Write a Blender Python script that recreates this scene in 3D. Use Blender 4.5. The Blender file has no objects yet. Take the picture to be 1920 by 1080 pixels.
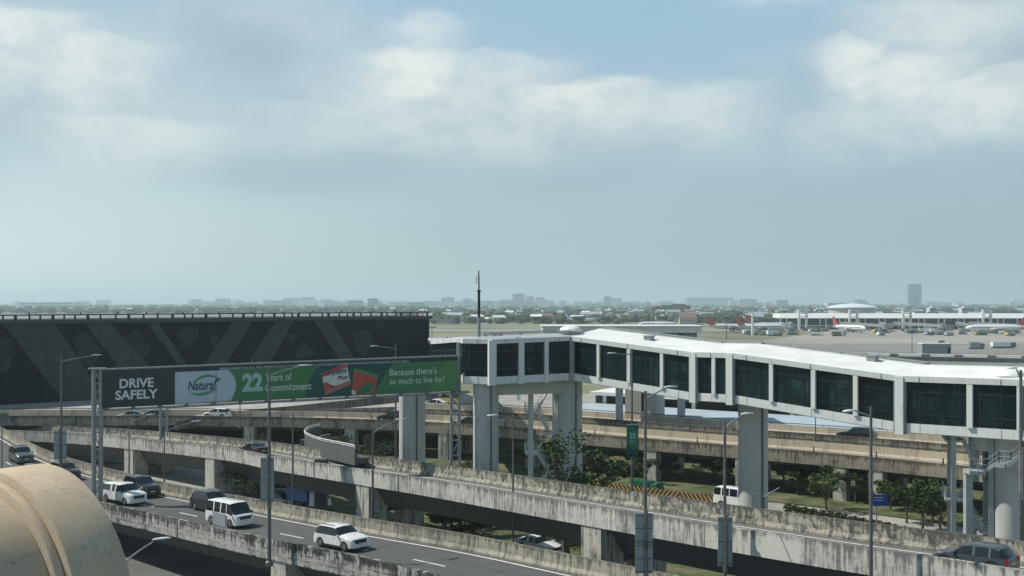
import bpy, bmesh, math, random
from mathutils import Vector, Matrix
R = math.radians
random.seed(7)
scene = bpy.context.scene
# ------------------------------------------------------------------ camera
CZ, FP, HY = 22.0, 2000.0, 566.0          # eye height (m), focal length (px of a 1920 px wide picture), horizon row
cam_d = bpy.data.cameras.new('camera')
cam = bpy.data.objects.new('camera', cam_d)
scene.collection.objects.link(cam)
cam.location = (0, 0, CZ); cam.rotation_euler = (R(90), 0, 0)
cam_d.sensor_width = 36; cam_d.lens = 36*FP/1920
cam_d.shift_y = (HY-540)/1920
cam_d.clip_start = .1; cam_d.clip_end = 40000
scene.camera = cam
# ------------------------------------------------------------------ sun, exposure
SUN_EL, SUN_DIR = R(50), Vector((-.97, .24, 0)).normalized()      # direction towards the sun
sd = Vector((SUN_DIR.x*math.cos(SUN_EL), SUN_DIR.y*math.cos(SUN_EL), math.sin(SUN_EL)))
sl = bpy.data.lights.new('sun', 'SUN'); sun = bpy.data.objects.new('sun', sl)
scene.collection.objects.link(sun)
sl.energy = 4.9; sl.angle = R(.6); sl.color = (1, .95, .86)
sun.rotation_euler = sd.to_track_quat('Z', 'Y').to_euler()
vs = scene.view_settings
vs.view_transform = 'Standard'; vs.look = 'None'; vs.exposure = 0; vs.gamma = 1
# ------------------------------------------------------------------ node helper
class NT:
    def __init__(s, nt):
        s.nt = nt; nt.nodes.clear()
    def n(s, t, **kw):
        x = s.nt.nodes.new(t)
        for k, v in kw.items(): setattr(x, k, v)
        return x
    def l(s, a, b): s.nt.links.new(a, b)
    def put(s, sock, v):
        if v is None: return
        if hasattr(v, 'is_output') or isinstance(v, bpy.types.NodeSocket): s.l(v, sock)
        else:
            if sock.type == 'RGBA' and len(v) == 3: v = (*v, 1)
            sock.default_value = v
    def m(s, op, a, b=None, c=None, clamp=False):
        x = s.n('ShaderNodeMath', operation=op); x.use_clamp = clamp
        for i, v in enumerate((a, b, c)): s.put(x.inputs[i], v)
        return x.outputs[0]
    def mix(s, f, a, b, mode='MIX'):
        x = s.n('ShaderNodeMix', data_type='RGBA', blend_type=mode); x.clamp_factor = True
        s.put(x.inputs[0], f); s.put(x.inputs[6], a); s.put(x.inputs[7], b)
        return x.outputs[2]
    def ramp(s, f, lo, hi, a=0., b=1.):
        x = s.n('ShaderNodeMapRange', interpolation_type='SMOOTHSTEP')
        for i, v in enumerate((f, lo, hi, a, b)): s.put(x.inputs[i], v)
        return x.outputs[0]
    def noise(s, vec, scale=1, detail=4, rough=.55, mapping=None):
        if mapping:
            mp = s.n('ShaderNodeMapping'); s.l(vec, mp.inputs[0]); mp.inputs['Scale'].default_value = mapping
            vec = mp.outputs[0]
        x = s.n('ShaderNodeTexNoise'); x.inputs['Scale'].default_value = scale
        x.inputs['Detail'].default_value = detail; x.inputs['Roughness'].default_value = rough
        s.l(vec, x.inputs['Vector']); return x.outputs[0]
    def comb(s, x, y, z):
        c = s.n('ShaderNodeCombineXYZ'); s.put(c.inputs[0], x); s.put(c.inputs[1], y); s.put(c.inputs[2], z); return c.outputs[0]
# ------------------------------------------------------------------ world: hazy sky with soft cumulus
W = bpy.data.worlds.new('World'); scene.world = W; W.use_nodes = True
t = NT(W.node_tree)
out = t.n('ShaderNodeOutputWorld'); bg = t.n('ShaderNodeBackground'); t.l(bg.outputs[0], out.inputs[0])
sky = t.n('ShaderNodeTexSky', sky_type='NISHITA'); sky.sun_disc = False
sky.sun_elevation = SUN_EL; sky.sun_rotation = math.atan2(SUN_DIR.x, SUN_DIR.y)
sky.air_density = 1.3; sky.dust_density = 2.5; sky.ozone_density = 2.5
SKY_K = .085
tc = t.n('ShaderNodeTexCoord'); sp = t.n('ShaderNodeSeparateXYZ'); t.l(tc.outputs['Generated'], sp.inputs[0])
az = t.m('ARCTAN2', sp.outputs[0], sp.outputs[1]); el = t.m('ARCSINE', sp.outputs[2])
cv = t.comb(t.m('MULTIPLY', az, 1.0), t.m('MULTIPLY', el, 1.5), 0)
n1 = t.noise(cv, 8.5, 9, .56); n2 = t.noise(cv, 30, 7, .6)
n3 = t.noise(t.comb(az, t.m('MULTIPLY', el, 2.4), 3.3), 3.0, 4, .5)
def blob(px, py, rx, ry, amp):
    a0 = math.atan((px-960)/FP); e0 = (HY-py)/FP
    dx = t.m('MULTIPLY', t.m('SUBTRACT', az, a0), FP/rx); dy = t.m('MULTIPLY', t.m('SUBTRACT', el, e0), FP/ry)
    d2 = t.m('ADD', t.m('MULTIPLY', dx, dx), t.m('MULTIPLY', dy, dy))
    return t.m('MULTIPLY', t.m('EXPONENT', t.m('MULTIPLY', d2, -1)), amp)
def summed(lst):
    v = None
    for b in lst:
        x = blob(*b); v = x if v is None else t.m('ADD', v, x)
    return v
# sunlit cloud heads: crisp above, melting into the haze below
wn = t.m('SUBTRACT', n1, .5); wf = t.m('SUBTRACT', n2, .5)
def head(px, py, rx, ry, amp):
    a0 = math.atan((px-960)/FP); e0 = (HY-py)/FP
    dx = t.m('MULTIPLY', t.m('SUBTRACT', az, a0), FP/rx)
    dy = t.m('ADD', t.m('MULTIPLY', t.m('SUBTRACT', el, e0), FP/ry), t.m('ADD', t.m('MULTIPLY', wn, 2.6), t.m('MULTIPLY', wf, 1.0)))
    u_ = t.m('MULTIPLY', t.m('MAXIMUM', dy, 0), 2.7); l_ = t.m('MULTIPLY', t.m('MINIMUM', dy, 0), .42)
    d2 = t.m('ADD', t.m('MULTIPLY', dx, dx), t.m('ADD', t.m('MULTIPLY', u_, u_), t.m('MULTIPLY', l_, l_)))
    return t.m('MULTIPLY', t.m('EXPONENT', t.m('MULTIPLY', t.m('POWER', d2, 1.5), -1)), amp)
hm = None
for b_ in ((20,90,130,50,.62),(150,120,130,50,.55),(240,250,150,34,.42),(800,60,70,50,.42),(775,115,90,42,.75),(930,120,120,40,.38),(840,175,190,50,.4),(1080,172,150,34,.62),(1170,160,60,26,.45),(1010,205,110,36,.35),
           (1310,180,130,44,.34),(1600,125,62,46,.7),(1700,150,90,40,.6),(1830,190,150,40,.55),(1500,-8,130,22,.45),(1760,60,150,50,.4),(620,215,140,34,.26),(1650,235,140,34,.35)):
    x = head(*b_); hm = x if hm is None else t.m('MAXIMUM', hm, x)
hm = t.m('MULTIPLY', hm, t.ramp(t.m('ADD', n2, t.m('MULTIPLY', wn, .8)), .2, .62, .62, 1.1))
body = summed([(150,190,400,130,.55),(520,60,300,70,.45),(850,190,330,110,.55),(1150,250,300,90,.6),(1800,150,300,170,.65),(600,280,460,80,.25),(-300,250,400,300,.4),(2300,200,400,300,.4)])
bm_ = t.ramp(t.m('ADD', body, t.m('ADD', t.m('MULTIPLY', t.m('SUBTRACT', n3, .5), .9), t.m('MULTIPLY', wn, .45))), .1, .85)
up = t.ramp(el, .35, .9)
bm_ = t.mix(up, bm_, t.ramp(n3, .45, .7)); 
skyc = t.mix(1, sky.outputs[0], (SKY_K,)*3, 'MULTIPLY')
hz = t.ramp(el, -.02, .26, 1, 0)
lft = t.ramp(t.m('ADD', az, t.m('MULTIPLY', t.m('SUBTRACT', n3, .5), .15)), -.50, .02, 1, 0)
base = t.mix(.72, skyc, (.40, .63, .79))
rgt = t.ramp(az, .0, .45)
hazec = t.mix(lft, t.mix(rgt, (.42, .545, .55), (.36, .45, .475)), (.72, .845, .815))
base = t.mix(t.m('MULTIPLY', hz, .9), base, hazec)
bodyc = t.mix(t.ramp(n1, .35, .65), (.42, .53, .585), (.575, .67, .70))
darks = t.ramp(t.m('ADD', summed([(560,340,260,50,.8),(480,110,120,70,.7),(1080,330,200,50,.55),(230,300,120,40,.3),(1800,20,160,60,.9),(1900,140,120,40,.5),(700,300,160,40,.4)]), t.m('MULTIPLY', t.m('SUBTRACT', n1, .5), .9)), .1, .9)
c1 = t.mix(t.m('MULTIPLY', bm_, .72), base, bodyc)
c1 = t.mix(t.m('MULTIPLY', darks, .55), c1, (.335, .46, .525))
headc = t.mix(n2, (.70, .775, .77), (.92, .95, .90))
headf = t.m('MULTIPLY', hm, 1.2, None, True)
c2 = t.mix(headf, c1, headc)
zen = t.ramp(el, .30, .62)
c2 = t.mix(t.m('MULTIPLY', zen, .85), c2, t.mix(t.ramp(n3, .5, .7), (.06, .135, .24), (.20, .26, .31)))
t.l(c2, bg.inputs[0]); bg.inputs[1].default_value = 1.0
scene.cycles.volume_bounces = 1; scene.cycles.max_bounces = 6; scene.cycles.volume_max_steps = 32
# ------------------------------------------------------------------ measuring helpers: photo pixel + height (or depth) -> place
def PZ(px, py, z):
    Y = (CZ-z)*FP/(py-HY); return Vector(((px-960)/FP*Y, Y, z))
def PD(px, py, Y): return Vector(((px-960)/FP*Y, Y, CZ-(py-HY)*Y/FP))
def lerp(a, b, f): return a+(b-a)*f
# ------------------------------------------------------------------ mesh helper
def frame(d):
    d = d.normalized(); u = Vector((0, 0, 1)) if abs(d.z) < .95 else Vector((1, 0, 0))
    a = d.cross(u).normalized(); return a, a.cross(d).normalized()
class MB:
    def __init__(s): s.v = []; s.f = []; s.uv = []; s.mi = []
    def face(s, idx, uv=None, mi=0):
        s.f.append(tuple(idx)); s.uv.append(uv); s.mi.append(mi)
    def hexa(s, p):
        b = len(s.v); s.v += [tuple(q) for q in p]
        for q in ((0,3,2,1),(4,5,6,7),(0,1,5,4),(1,2,6,5),(2,3,7,6),(3,0,4,7)): s.face([b+i for i in q])
        return s
    def box(s, c, size, rz=0, mat=None):
        x, y, z = size[0]/2, size[1]/2, size[2]/2; cr, sr = math.cos(rz), math.sin(rz)
        p = []
        for dz in (-z, z):
            for dx, dy in ((-x,-y),(x,-y),(x,y),(-x,y)):
                p.append((c[0]+dx*cr-dy*sr, c[1]+dx*sr+dy*cr, c[2]+dz))
        if mat: p = [mat @ Vector(q) for q in p]
        return s.hexa(p)
    def beam(s, a, b, w, h=None):
        a, b = Vector(a), Vector(b); h = h or w; n, u = frame(b-a)
        p = []
        for q in (a, b):
            for i, j in ((-1,-1),(1,-1),(1,1),(-1,1)): p.append(q+n*i*w/2+u*j*h/2)
        return s.hexa([p[0],p[1],p[2],p[3],p[4],p[5],p[6],p[7]])
    def tube(s, path, rad, n=8, caps=True):
        path = [Vector(p) for p in path]
        if not hasattr(rad, '__len__'): rad = [rad]*len(path)
        b = len(s.v)
        for i, p in enumerate(path):
            d = path[min(i+1, len(path)-1)]-path[max(i-1, 0)]; a, u = frame(d)
            for k in range(n):
                an = 2*math.pi*k/n; s.v.append(tuple(p+(a*math.cos(an)+u*math.sin(an))*rad[i]))
        for i in range(len(path)-1):
            for k in range(n):
                k2 = (k+1) % n; s.face((b+i*n+k, b+i*n+k2, b+(i+1)*n+k2, b+(i+1)*n+k))
        if caps:
            s.face([b+k for k in range(n)][::-1]); s.face([b+(len(path)-1)*n+k for k in range(n)])
        return s
    def lathe(s, c, prof, n=20, axis='z'):
        b = len(s.v); c = Vector(c)
        for r, h in prof:
            for k in range(n):
                an = 2*math.pi*k/n; x, y = r*math.cos(an), r*math.sin(an)
                q = (x, y, h) if axis == 'z' else ((x, h, y) if axis == 'y' else (h, x, y))
                s.v.append(tuple(c+Vector(q)))
        for i in range(len(prof)-1):
            for k in range(n):
                k2 = (k+1) % n; s.face((b+i*n+k, b+i*n+k2, b+(i+1)*n+k2, b+(i+1)*n+k))
        s.face([b+k for k in range(n)][::-1]); s.face([b+(len(prof)-1)*n+k for k in range(n)])
        return s
    def poly(s, pts, ext):
        """planar polygon extruded by vector ext"""
        b = len(s.v); n = len(pts); ext = Vector(ext)
        s.v += [tuple(Vector(p)) for p in pts]+[tuple(Vector(p)+ext) for p in pts]
        s.face([b+i for i in range(n)][::-1]); s.face([b+n+i for i in range(n)])
        for i in range(n): j = (i+1) % n; s.face((b+i, b+j, b+n+j, b+n+i))
        return s
    def sweep(s, path, prof, closed=True, caps=True):
        """prof: (offset to the far side, height) loop carried along a path; uv = (metres along, height)"""
        nr = normals(path); b = len(s.v); m = len(prof); u = 0; us = []
        for i, p in enumerate(path):
            if i: u += (path[i]-path[i-1]).length
            us.append(u)
            for o, h in prof: s.v.append((p.x+nr[i].x*o, p.y+nr[i].y*o, p.z+h))
        k = m if closed else m-1
        for i in range(len(path)-1):
            for j in range(k):
                j2 = (j+1) % m
                va = prof[j][1]; vb = prof[j2][1]
                if abs(va-vb) < .02: va, vb = prof[j][0]+7, prof[j2][0]+7
                s.face((b+i*m+j, b+(i+1)*m+j, b+(i+1)*m+j2, b+i*m+j2), ((us[i],va),(us[i+1],va),(us[i+1],vb),(us[i],vb)))
        if caps and closed:
            s.face([b+j for j in range(m)]); s.face([b+(len(path)-1)*m+j for j in range(m)][::-1])
        return s
    def build(s, name, mat, parent=None, smooth=False, loc=None):
        me = bpy.data.meshes.new(name); me.from_pydata(s.v, [], s.f)
        mn_ = (mat[0] if isinstance(mat, (list, tuple)) else mat)
        if mn_ and 'concrete' in mn_.name and not any(s.uv):
            s.uv = []
            for f in s.f:
                q = [Vector(s.v[i]) for i in f]; n = (q[1]-q[0]).cross(q[2]-q[0])
                h = Vector((-n.y, n.x, 0)); h = h.normalized() if h.length > 1e-6 else Vector((1,0,0)); vz = abs(n.z) < .7*n.length
                s.uv.append(tuple((p.dot(h), (p.z if vz else p.y)*.5-3) for p in q))
        if any(u for u in s.uv):
            ul = me.uv_layers.new(name='UVMap').data
            for p, u in zip(me.polygons, s.uv):
                if u:
                    for k, li in enumerate(p.loop_indices): ul[li].uv = u[k]
        for m_ in (mat if isinstance(mat, (list, tuple)) else [mat]): me.materials.append(m_)
        if any(s.mi): me.polygons.foreach_set('material_index', s.mi)
        if smooth: me.polygons.foreach_set('use_smooth', [True]*len(me.polygons))
        bm = bmesh.new(); bm.from_mesh(me); bmesh.ops.recalc_face_normals(bm, faces=bm.faces); bm.to_mesh(me); bm.free()
        if smooth: me.set_sharp_from_angle(angle=R(38))
        me.update()
        o = bpy.data.objects.new(name, me); scene.collection.objects.link(o)
        if parent:
            o.parent = parent
        if loc is not None: o.location = loc
        return o
def normals(path):
    out = []
    for i in range(len(path)):
        d = path[min(i+1, len(path)-1)]-path[max(i-1, 0)]; d = Vector((d.x, d.y, 0)).normalized()
        out.append(Vector((-d.y, d.x, 0)))
    return out
def smooth_path(pts, step=3.0):
    pts = [Vector(p) for p in pts]; P = [2*pts[0]-pts[1]]+pts+[2*pts[-1]-pts[-2]]; out = []
    for i in range(1, len(P)-2):
        a, b, c, d = P[i-1:i+3]; n = max(2, int((c-b).length/step))
        for k in range(n):
            t_ = k/n
            out.append(.5*((2*b)+(c-a)*t_+(2*a-5*b+4*c-d)*t_*t_+(3*b-a-3*c+d)*t_**3))
    out.append(pts[-1]); return out
def tag(o, label=None, cat=None, group=None, kind=None):
    if label: o['label'] = label
    if cat: o['category'] = cat
    if group: o['group'] = group
    if kind: o['kind'] = kind
    return o
def thing(name, label, cat, loc=(0, 0, 0), rz=0, group=None):
    o = bpy.data.objects.new(name, None); scene.collection.objects.link(o)
    o.location = loc; o.rotation_euler = (0, 0, rz); o.empty_display_size = .3
    return tag(o, label, cat, group)
def one(mb, name, mat, label, cat, group=None, smooth=False):
    return tag(mb.build(name, mat, None, smooth), label, cat, group)
def struct(mb, name, mat): return tag(mb.build(name, mat), kind='structure')
# ------------------------------------------------------------------ materials
def mat(name, col, rough=.7, metal=0, spec=.5, var=.25, scale=.6, bump=0, emit=None, coat=0):
    m = bpy.data.materials.new(name); m.use_nodes = True; t = NT(m.node_tree)
    o = t.n('ShaderNodeOutputMaterial'); p = t.n('ShaderNodeBsdfPrincipled'); t.l(p.outputs[0], o.inputs[0])
    c = t.n('ShaderNodeTexCoord')
    n = t.noise(c.outputs['Object'], scale, 6, .6)
    lo = tuple(x*(1-var) for x in col); hi = tuple(min(1, x*(1+var)) for x in col)
    t.put(p.inputs['Base Color'], t.mix(t.ramp(n, .3, .7), lo, hi))
    p.inputs['Roughness'].default_value = rough; p.inputs['Metallic'].default_value = metal
    p.inputs['Specular IOR Level'].default_value = spec; p.inputs['Coat Weight'].default_value = coat
    if bump:
        b = t.n('ShaderNodeBump'); b.inputs['Strength'].default_value = bump; b.inputs['Distance'].default_value = .05
        t.l(t.noise(c.outputs['Object'], scale*8, 4), b.inputs['Height']); t.l(b.outputs[0], p.inputs['Normal'])
    return m
def concrete(name, pale, dark, streak=.6, mottle=.5, top=None, marks=0, joint=0, off=0., lines=0, white=0):
    """weathered cast concrete: rain streaks down the face, grime, joints (uv = metres along, height)"""
    m = bpy.data.materials.new(name); m.use_nodes = True; t = NT(m.node_tree)
    o = t.n('ShaderNodeOutputMaterial'); p = t.n('ShaderNodeBsdfPrincipled'); t.l(p.outputs[0], o.inputs[0])
    uv = t.n('ShaderNodeTexCoord').outputs['UV']
    s = t.n('ShaderNodeSeparateXYZ'); t.l(uv, s.inputs[0]); u, v = s.outputs[0], s.outputs[1]
    wv = t.comb(t.m('ADD', u, off), v, 0)
    st = t.noise(wv, 1, 7, .7, mapping=(3.4, .3, 1)); st2 = t.noise(wv, 1, 4, .6, mapping=(.22, .12, 1))
    mo = t.noise(wv, 1.9, 9, .74); fine = t.noise(wv, 6, 4, .6)
    d = t.m('MULTIPLY', t.ramp(st, .42, .66), streak)
    d = t.m('MULTIPLY', d, t.ramp(st2, .3, .6, .35, 1.25))
    d = t.m('ADD', d, t.m('MULTIPLY', t.ramp(mo, .42, .7), mottle))
    if top is not None:   # dark growth hanging from the top edge
        edge = t.m('ADD', v, t.m('MULTIPLY', t.m('SUBTRACT', st, .5), 1.5))
        d = t.m('ADD', d, t.ramp(edge, top-.38, top+.05, 0, .55))
    d = t.m('ADD', d, t.m('MULTIPLY', t.m('SUBTRACT', fine, .5), .6))
    thin = t.noise(wv, 1, 3, .6, mapping=(9, .35, 1))
    d = t.m('ADD', d, t.m('MULTIPLY', t.ramp(thin, .56, .68), t.m('MULTIPLY', t.ramp(st2, .4, .65), streak*.6)))
    if marks:             # slanting scars of the lifting slots, one per cast length
        f = t.m('SUBTRACT', t.m('FRACT', t.m('DIVIDE', u, marks)), .5)
        sl_ = t.m('ABSOLUTE', t.m('ADD', t.m('MULTIPLY', f, marks), t.m('MULTIPLY', t.m('SUBTRACT', v, .62), .45)))
        k = t.m('MULTIPLY', t.ramp(sl_, .05, .17, 1, 0), t.ramp(t.m('ABSOLUTE', t.m('SUBTRACT', v, .62)), .16, .34, 1, 0))
        d = t.m('ADD', d, t.m('MULTIPLY', k, .75))
        f2 = t.m('ABSOLUTE', t.m('ADD', t.m('MULTIPLY', f, marks), t.m('SUBTRACT', .22, t.m('MULTIPLY', t.m('SUBTRACT', v, .55), .3))))
        k2 = t.m('MULTIPLY', t.ramp(f2, .06, .25, 1, 0), t.ramp(t.m('ABSOLUTE', t.m('SUBTRACT', v, .5)), .2, .5, 1, 0))
        d = t.m('SUBTRACT', d, t.m('MULTIPLY', k2, .35))
    if joint:
        f = t.m('ABSOLUTE', t.m('SUBTRACT', t.m('FRACT', t.m('DIVIDE', u, joint)), .5))
        d = t.m('ADD', d, t.m('MULTIPLY', t.ramp(f, .02/joint, .06/joint, 1, 0), .7))
        near = t.m('MULTIPLY', t.ramp(f, 0, .9/joint, 1, 0), t.ramp(thin, .38, .62)); d = t.m('ADD', d, t.m('MULTIPLY', near, .5))
        wn_ = t.n('ShaderNodeTexWhiteNoise', noise_dimensions='1D'); t.l(t.m('FLOOR', t.m('ADD', t.m('DIVIDE', u, joint), .5)), wn_.inputs['W'])
        d = t.m('ADD', d, t.m('MULTIPLY', t.m('SUBTRACT', wn_.outputs['Value'], .5), .42))
    if lines:             # broken rows of grime along form boards
        f = t.m('FRACT', t.m('DIVIDE', v, lines)); k = t.m('MULTIPLY', t.ramp(f, .0, .3, 1, 0), t.ramp(t.noise(wv, 1, 3, .6, mapping=(1.1, 3, 1)), .42, .6))
        d = t.m('ADD', d, t.m('MULTIPLY', k, .8))
    col = t.mix(t.ramp(d, 0, 1), pale, dark)
    if white:
        w_ = t.m('MULTIPLY', t.ramp(t.noise(wv, 1, 5, .65, mapping=(1.7, .5, 1)), .52, .68), white)
        col = t.mix(w_, col, tuple(min(.62, x*1.7) for x in pale))
    t.put(p.inputs['Base Color'], col)
    p.inputs['Roughness'].default_value = .9; p.inputs['Specular IOR Level'].default_value = .25
    b = t.n('ShaderNodeBump'); b.inputs['Strength'].default_value = .35; b.inputs['Distance'].default_value = .04
    t.l(mo, b.inputs['Height']); t.l(b.outputs[0], p.inputs['Normal'])
    return m
M = {}
M['fascia'] = concrete('streaked_concrete', (.56, .55, .49), (.17, .17, .155), .7, .35, top=1.05, joint=7.3)
M['barrier'] = concrete('mottled_concrete', (.36, .335, .275), (.085, .085, .075), .5, 1.15, top=1.12, marks=2.7, joint=8.1, off=31)
M['low_in'] = concrete('stained_barrier_concrete', (.37, .345, .28), (.13, .12, .10), .7, .6, top=1.1, marks=0, joint=6.2, off=77)
M['low_out'] = concrete('blackened_concrete', (.42, .41, .37), (.04, .042, .038), .45, .6, top=.72, lines=.36, joint=5.1, off=13, white=.8)
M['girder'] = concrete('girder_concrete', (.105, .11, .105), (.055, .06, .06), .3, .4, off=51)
M['far_out'] = concrete('old_road_concrete', (.34, .30, .235), (.10, .09, .075), .5, .6, top=.9, joint=4.4, off=5)
M['far_in'] = concrete('pale_parapet_concrete', (.50, .43, .33), (.28, .24, .19), .35, .4, joint=5.0, off=9)
M['dark_out'] = concrete('sooty_concrete', (.20, .195, .17), (.06, .06, .055), .6, .6, top=1., joint=6, off=45)
def asphalt(name, col, lanes=4.0):
    m = bpy.data.materials.new(name); m.use_nodes = True; t = NT(m.node_tree)
    o = t.n('ShaderNodeOutputMaterial'); p = t.n('ShaderNodeBsdfPrincipled'); t.l(p.outputs[0], o.inputs[0])
    uv = t.n('ShaderNodeTexCoord').outputs['UV']; s = t.n('ShaderNodeSeparateXYZ'); t.l(uv, s.inputs[0]); u, v = s.outputs[0], s.outputs[1]
    wv = t.comb(u, v, 0)
    tr = t.m('COSINE', t.m('MULTIPLY', t.m('SUBTRACT', v, 7.2), 6.2832/(lanes/2)))           # wheel tracks
    tr = t.m('MULTIPLY', t.ramp(tr, .1, 1), t.ramp(t.noise(wv, 1, 4, .6, mapping=(.06, .8, 1)), .3, .7))
    c = t.mix(t.m('MULTIPLY', tr, .5), col, tuple(x*.68 for x in col))
    c = t.mix(t.m('MULTIPLY', t.ramp(t.noise(wv, .35, 6, .65), .5, .72), .45), c, tuple(x*1.5 for x in col))
    c = t.mix(t.m('MULTIPLY', t.ramp(t.noise(wv, 1, 5, .6, mapping=(.15, 1.4, 1)), .58, .7), .5), c, tuple(x*.6 for x in col))
    wn = t.n('ShaderNodeTexWhiteNoise', noise_dimensions='2D'); t.l(t.comb(t.m('FLOOR', t.m('DIVIDE', u, 4.3)), t.m('FLOOR', t.m('DIVIDE', v, 2.1)), 0), wn.inputs['Vector'])
    c = t.mix(t.m('MULTIPLY', t.m('GREATER_THAN', wn.outputs['Value'], .93), .4), c, tuple(x*.55 for x in col))
    j = t.m('ABSOLUTE', t.m('SUBTRACT', t.m('FRACT', t.m('DIVIDE', u, 14.5)), .5)); c = t.mix(t.m('MULTIPLY', t.ramp(j, .004, .008, 1, 0), .8), c, tuple(x*.35 for x in col))
    c = t.mix(t.m('MULTIPLY', t.noise(wv, 9, 3, .7), .25), c, tuple(x*1.5 for x in col))
    t.put(p.inputs['Base Color'], c); p.inputs['Roughness'].default_value = .85; p.inputs['Specular IOR Level'].default_value = .3; return m
M['asphalt'] = asphalt('asphalt', (.085, .09, .088)); M['ramp_asphalt'] = asphalt('worn_asphalt', (.13, .135, .13))
M['pale_road'] = mat('concrete_paving', (.33, .32, .29), .9, var=.22, scale=.12)
M['dstreet'] = mat('dark_street', (.105,.105,.098), .9, var=.2, scale=.2)
M['street'] = mat('street_concrete', (.30, .285, .255), .9, var=.2, scale=.2)
M['paint'] = mat('road_paint', (.68, .68, .64), .7, var=.15, scale=2)
M['red_paint'] = mat('red_road_paint', (.45, .09, .07), .7, var=.2, scale=2)
M['pier_c'] = concrete('pier_concrete', (.52, .51, .45), (.10,.10,.09), .7, .4, off=3)
M['pier'] = mat('painted_column', (.47, .475, .455), .6, var=.06, scale=.5)
M['white'] = mat('white_cladding', (.70, .72, .69), .45, var=.07, scale=.5)
M['roof'] = mat('white_roof', (.72, .735, .70), .5, var=.08, scale=.35)
M['pod_roof'] = mat('grey_green_roof', (.36, .385, .375), .5, var=.12, scale=.4)
M['tar'] = mat('grey_roof', (.20, .21, .215), .7, var=.2, scale=.3)
M['seam'] = mat('roof_seam', (.58, .60, .57), .6, var=.1)
M['glass'] = mat('dark_tinted_glass', (.004,.010,.012), .1, spec=.25, var=.5, scale=.25)
def glass_mat():
    m = bpy.data.materials.new('dark_tinted_glass'); m.use_nodes = True; t = NT(m.node_tree)
    o = t.n('ShaderNodeOutputMaterial'); p = t.n('ShaderNodeBsdfPrincipled'); t.l(p.outputs[0], o.inputs[0])
    ob = t.n('ShaderNodeTexCoord').outputs['Object']
    n = t.noise(ob, 1, 3, .7, mapping=(1.1, 1.1, .16)); n2 = t.noise(ob, 1, 2, .5, mapping=(.25, .25, .9))
    k = t.m('MULTIPLY', t.ramp(n, .47, .66), t.ramp(n2, .40, .62))
    s = t.n('ShaderNodeSeparateXYZ'); t.l(ob, s.inputs[0]); wn = t.n('ShaderNodeTexWhiteNoise', noise_dimensions='1D'); t.l(t.m('FLOOR', t.m('DIVIDE', s.outputs[0], 1.35)), wn.inputs['W'])
    k = t.m('ADD', t.m('MULTIPLY', k, .8), t.m('MULTIPLY', wn.outputs['Value'], .28))
    t.put(p.inputs['Base Color'], t.mix(k, (.0015, .011, .014), (.030, .066, .066)))
    p.inputs['Roughness'].default_value = .07; p.inputs['Specular IOR Level'].default_value = .3
    return m
M['glass'] = glass_mat()
M['mullion'] = mat('dark_mullion', (.022,.032,.035), .4, var=.1)
M['navy'] = mat('navy_glass_wall', (.0015,.006,.013), .5, spec=.04, var=.6, scale=.06)
M['stripe'] = mat('grey_green_panel', (.034, .048, .047), .5, spec=.3, var=.1, scale=.1)
M['green_refl'] = mat('painted_green_reflection', (.004, .019, .021), .3, spec=.25, var=.5, scale=.3)  # colour for the faint green reflections painted onto the glass wall
M['galv'] = mat('galvanised_steel', (.30, .315, .31), .45, metal=.35, var=.15, scale=3)
M['lampgrey'] = mat('lamp_pole_steel', (.135, .14, .135), .5, metal=.3, var=.2, scale=3)
M['panel'] = mat('panel_back', (.27, .30, .305), .5, var=.1, scale=1)
M['stair'] = mat('painted_stair_steel', (.62, .63, .60), .5, var=.1, scale=2)
M['stair_grey'] = mat('grey_stair_steel', (.33, .37, .37), .5, var=.1, scale=2)
M['black'] = mat('black_rubber', (.012, .012, .013), .8, var=.2)
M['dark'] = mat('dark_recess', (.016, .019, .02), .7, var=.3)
M['grass'] = mat('grass', (.07, .092, .028), .95, var=.5, scale=.5, bump=.6)
_t = M['grass'].node_tree; _n = NT.__new__(NT); _n.nt = _t
_p = [x for x in _t.nodes if x.type == 'BSDF_PRINCIPLED'][0]; _src = _p.inputs['Base Color'].links[0].from_socket; _o = [x for x in _t.nodes if x.type == 'TEX_COORD'][0].outputs['Object']
_t.links.new(_n.mix(_n.ramp(_n.noise(_o, .22, 7, .7), .52, .62), _src, (.15, .125, .08)), _p.inputs['Base Color'])
M['drygrass'] = mat('dry_grass', (.255, .205, .125), .95, var=.25, scale=.012)
M['field'] = mat('airfield_grass', (.175, .18, .105), .95, var=.3, scale=.01)
M['earth'] = mat('suburb_ground', (.085, .095, .07), .95, var=.4, scale=.006)
M['apron'] = mat('apron_concrete', (.28, .265, .235), .9, var=.18, scale=.012)
M['taxi'] = mat('taxiway_asphalt', (.20, .20, .185), .9, var=.15, scale=.012)
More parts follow.
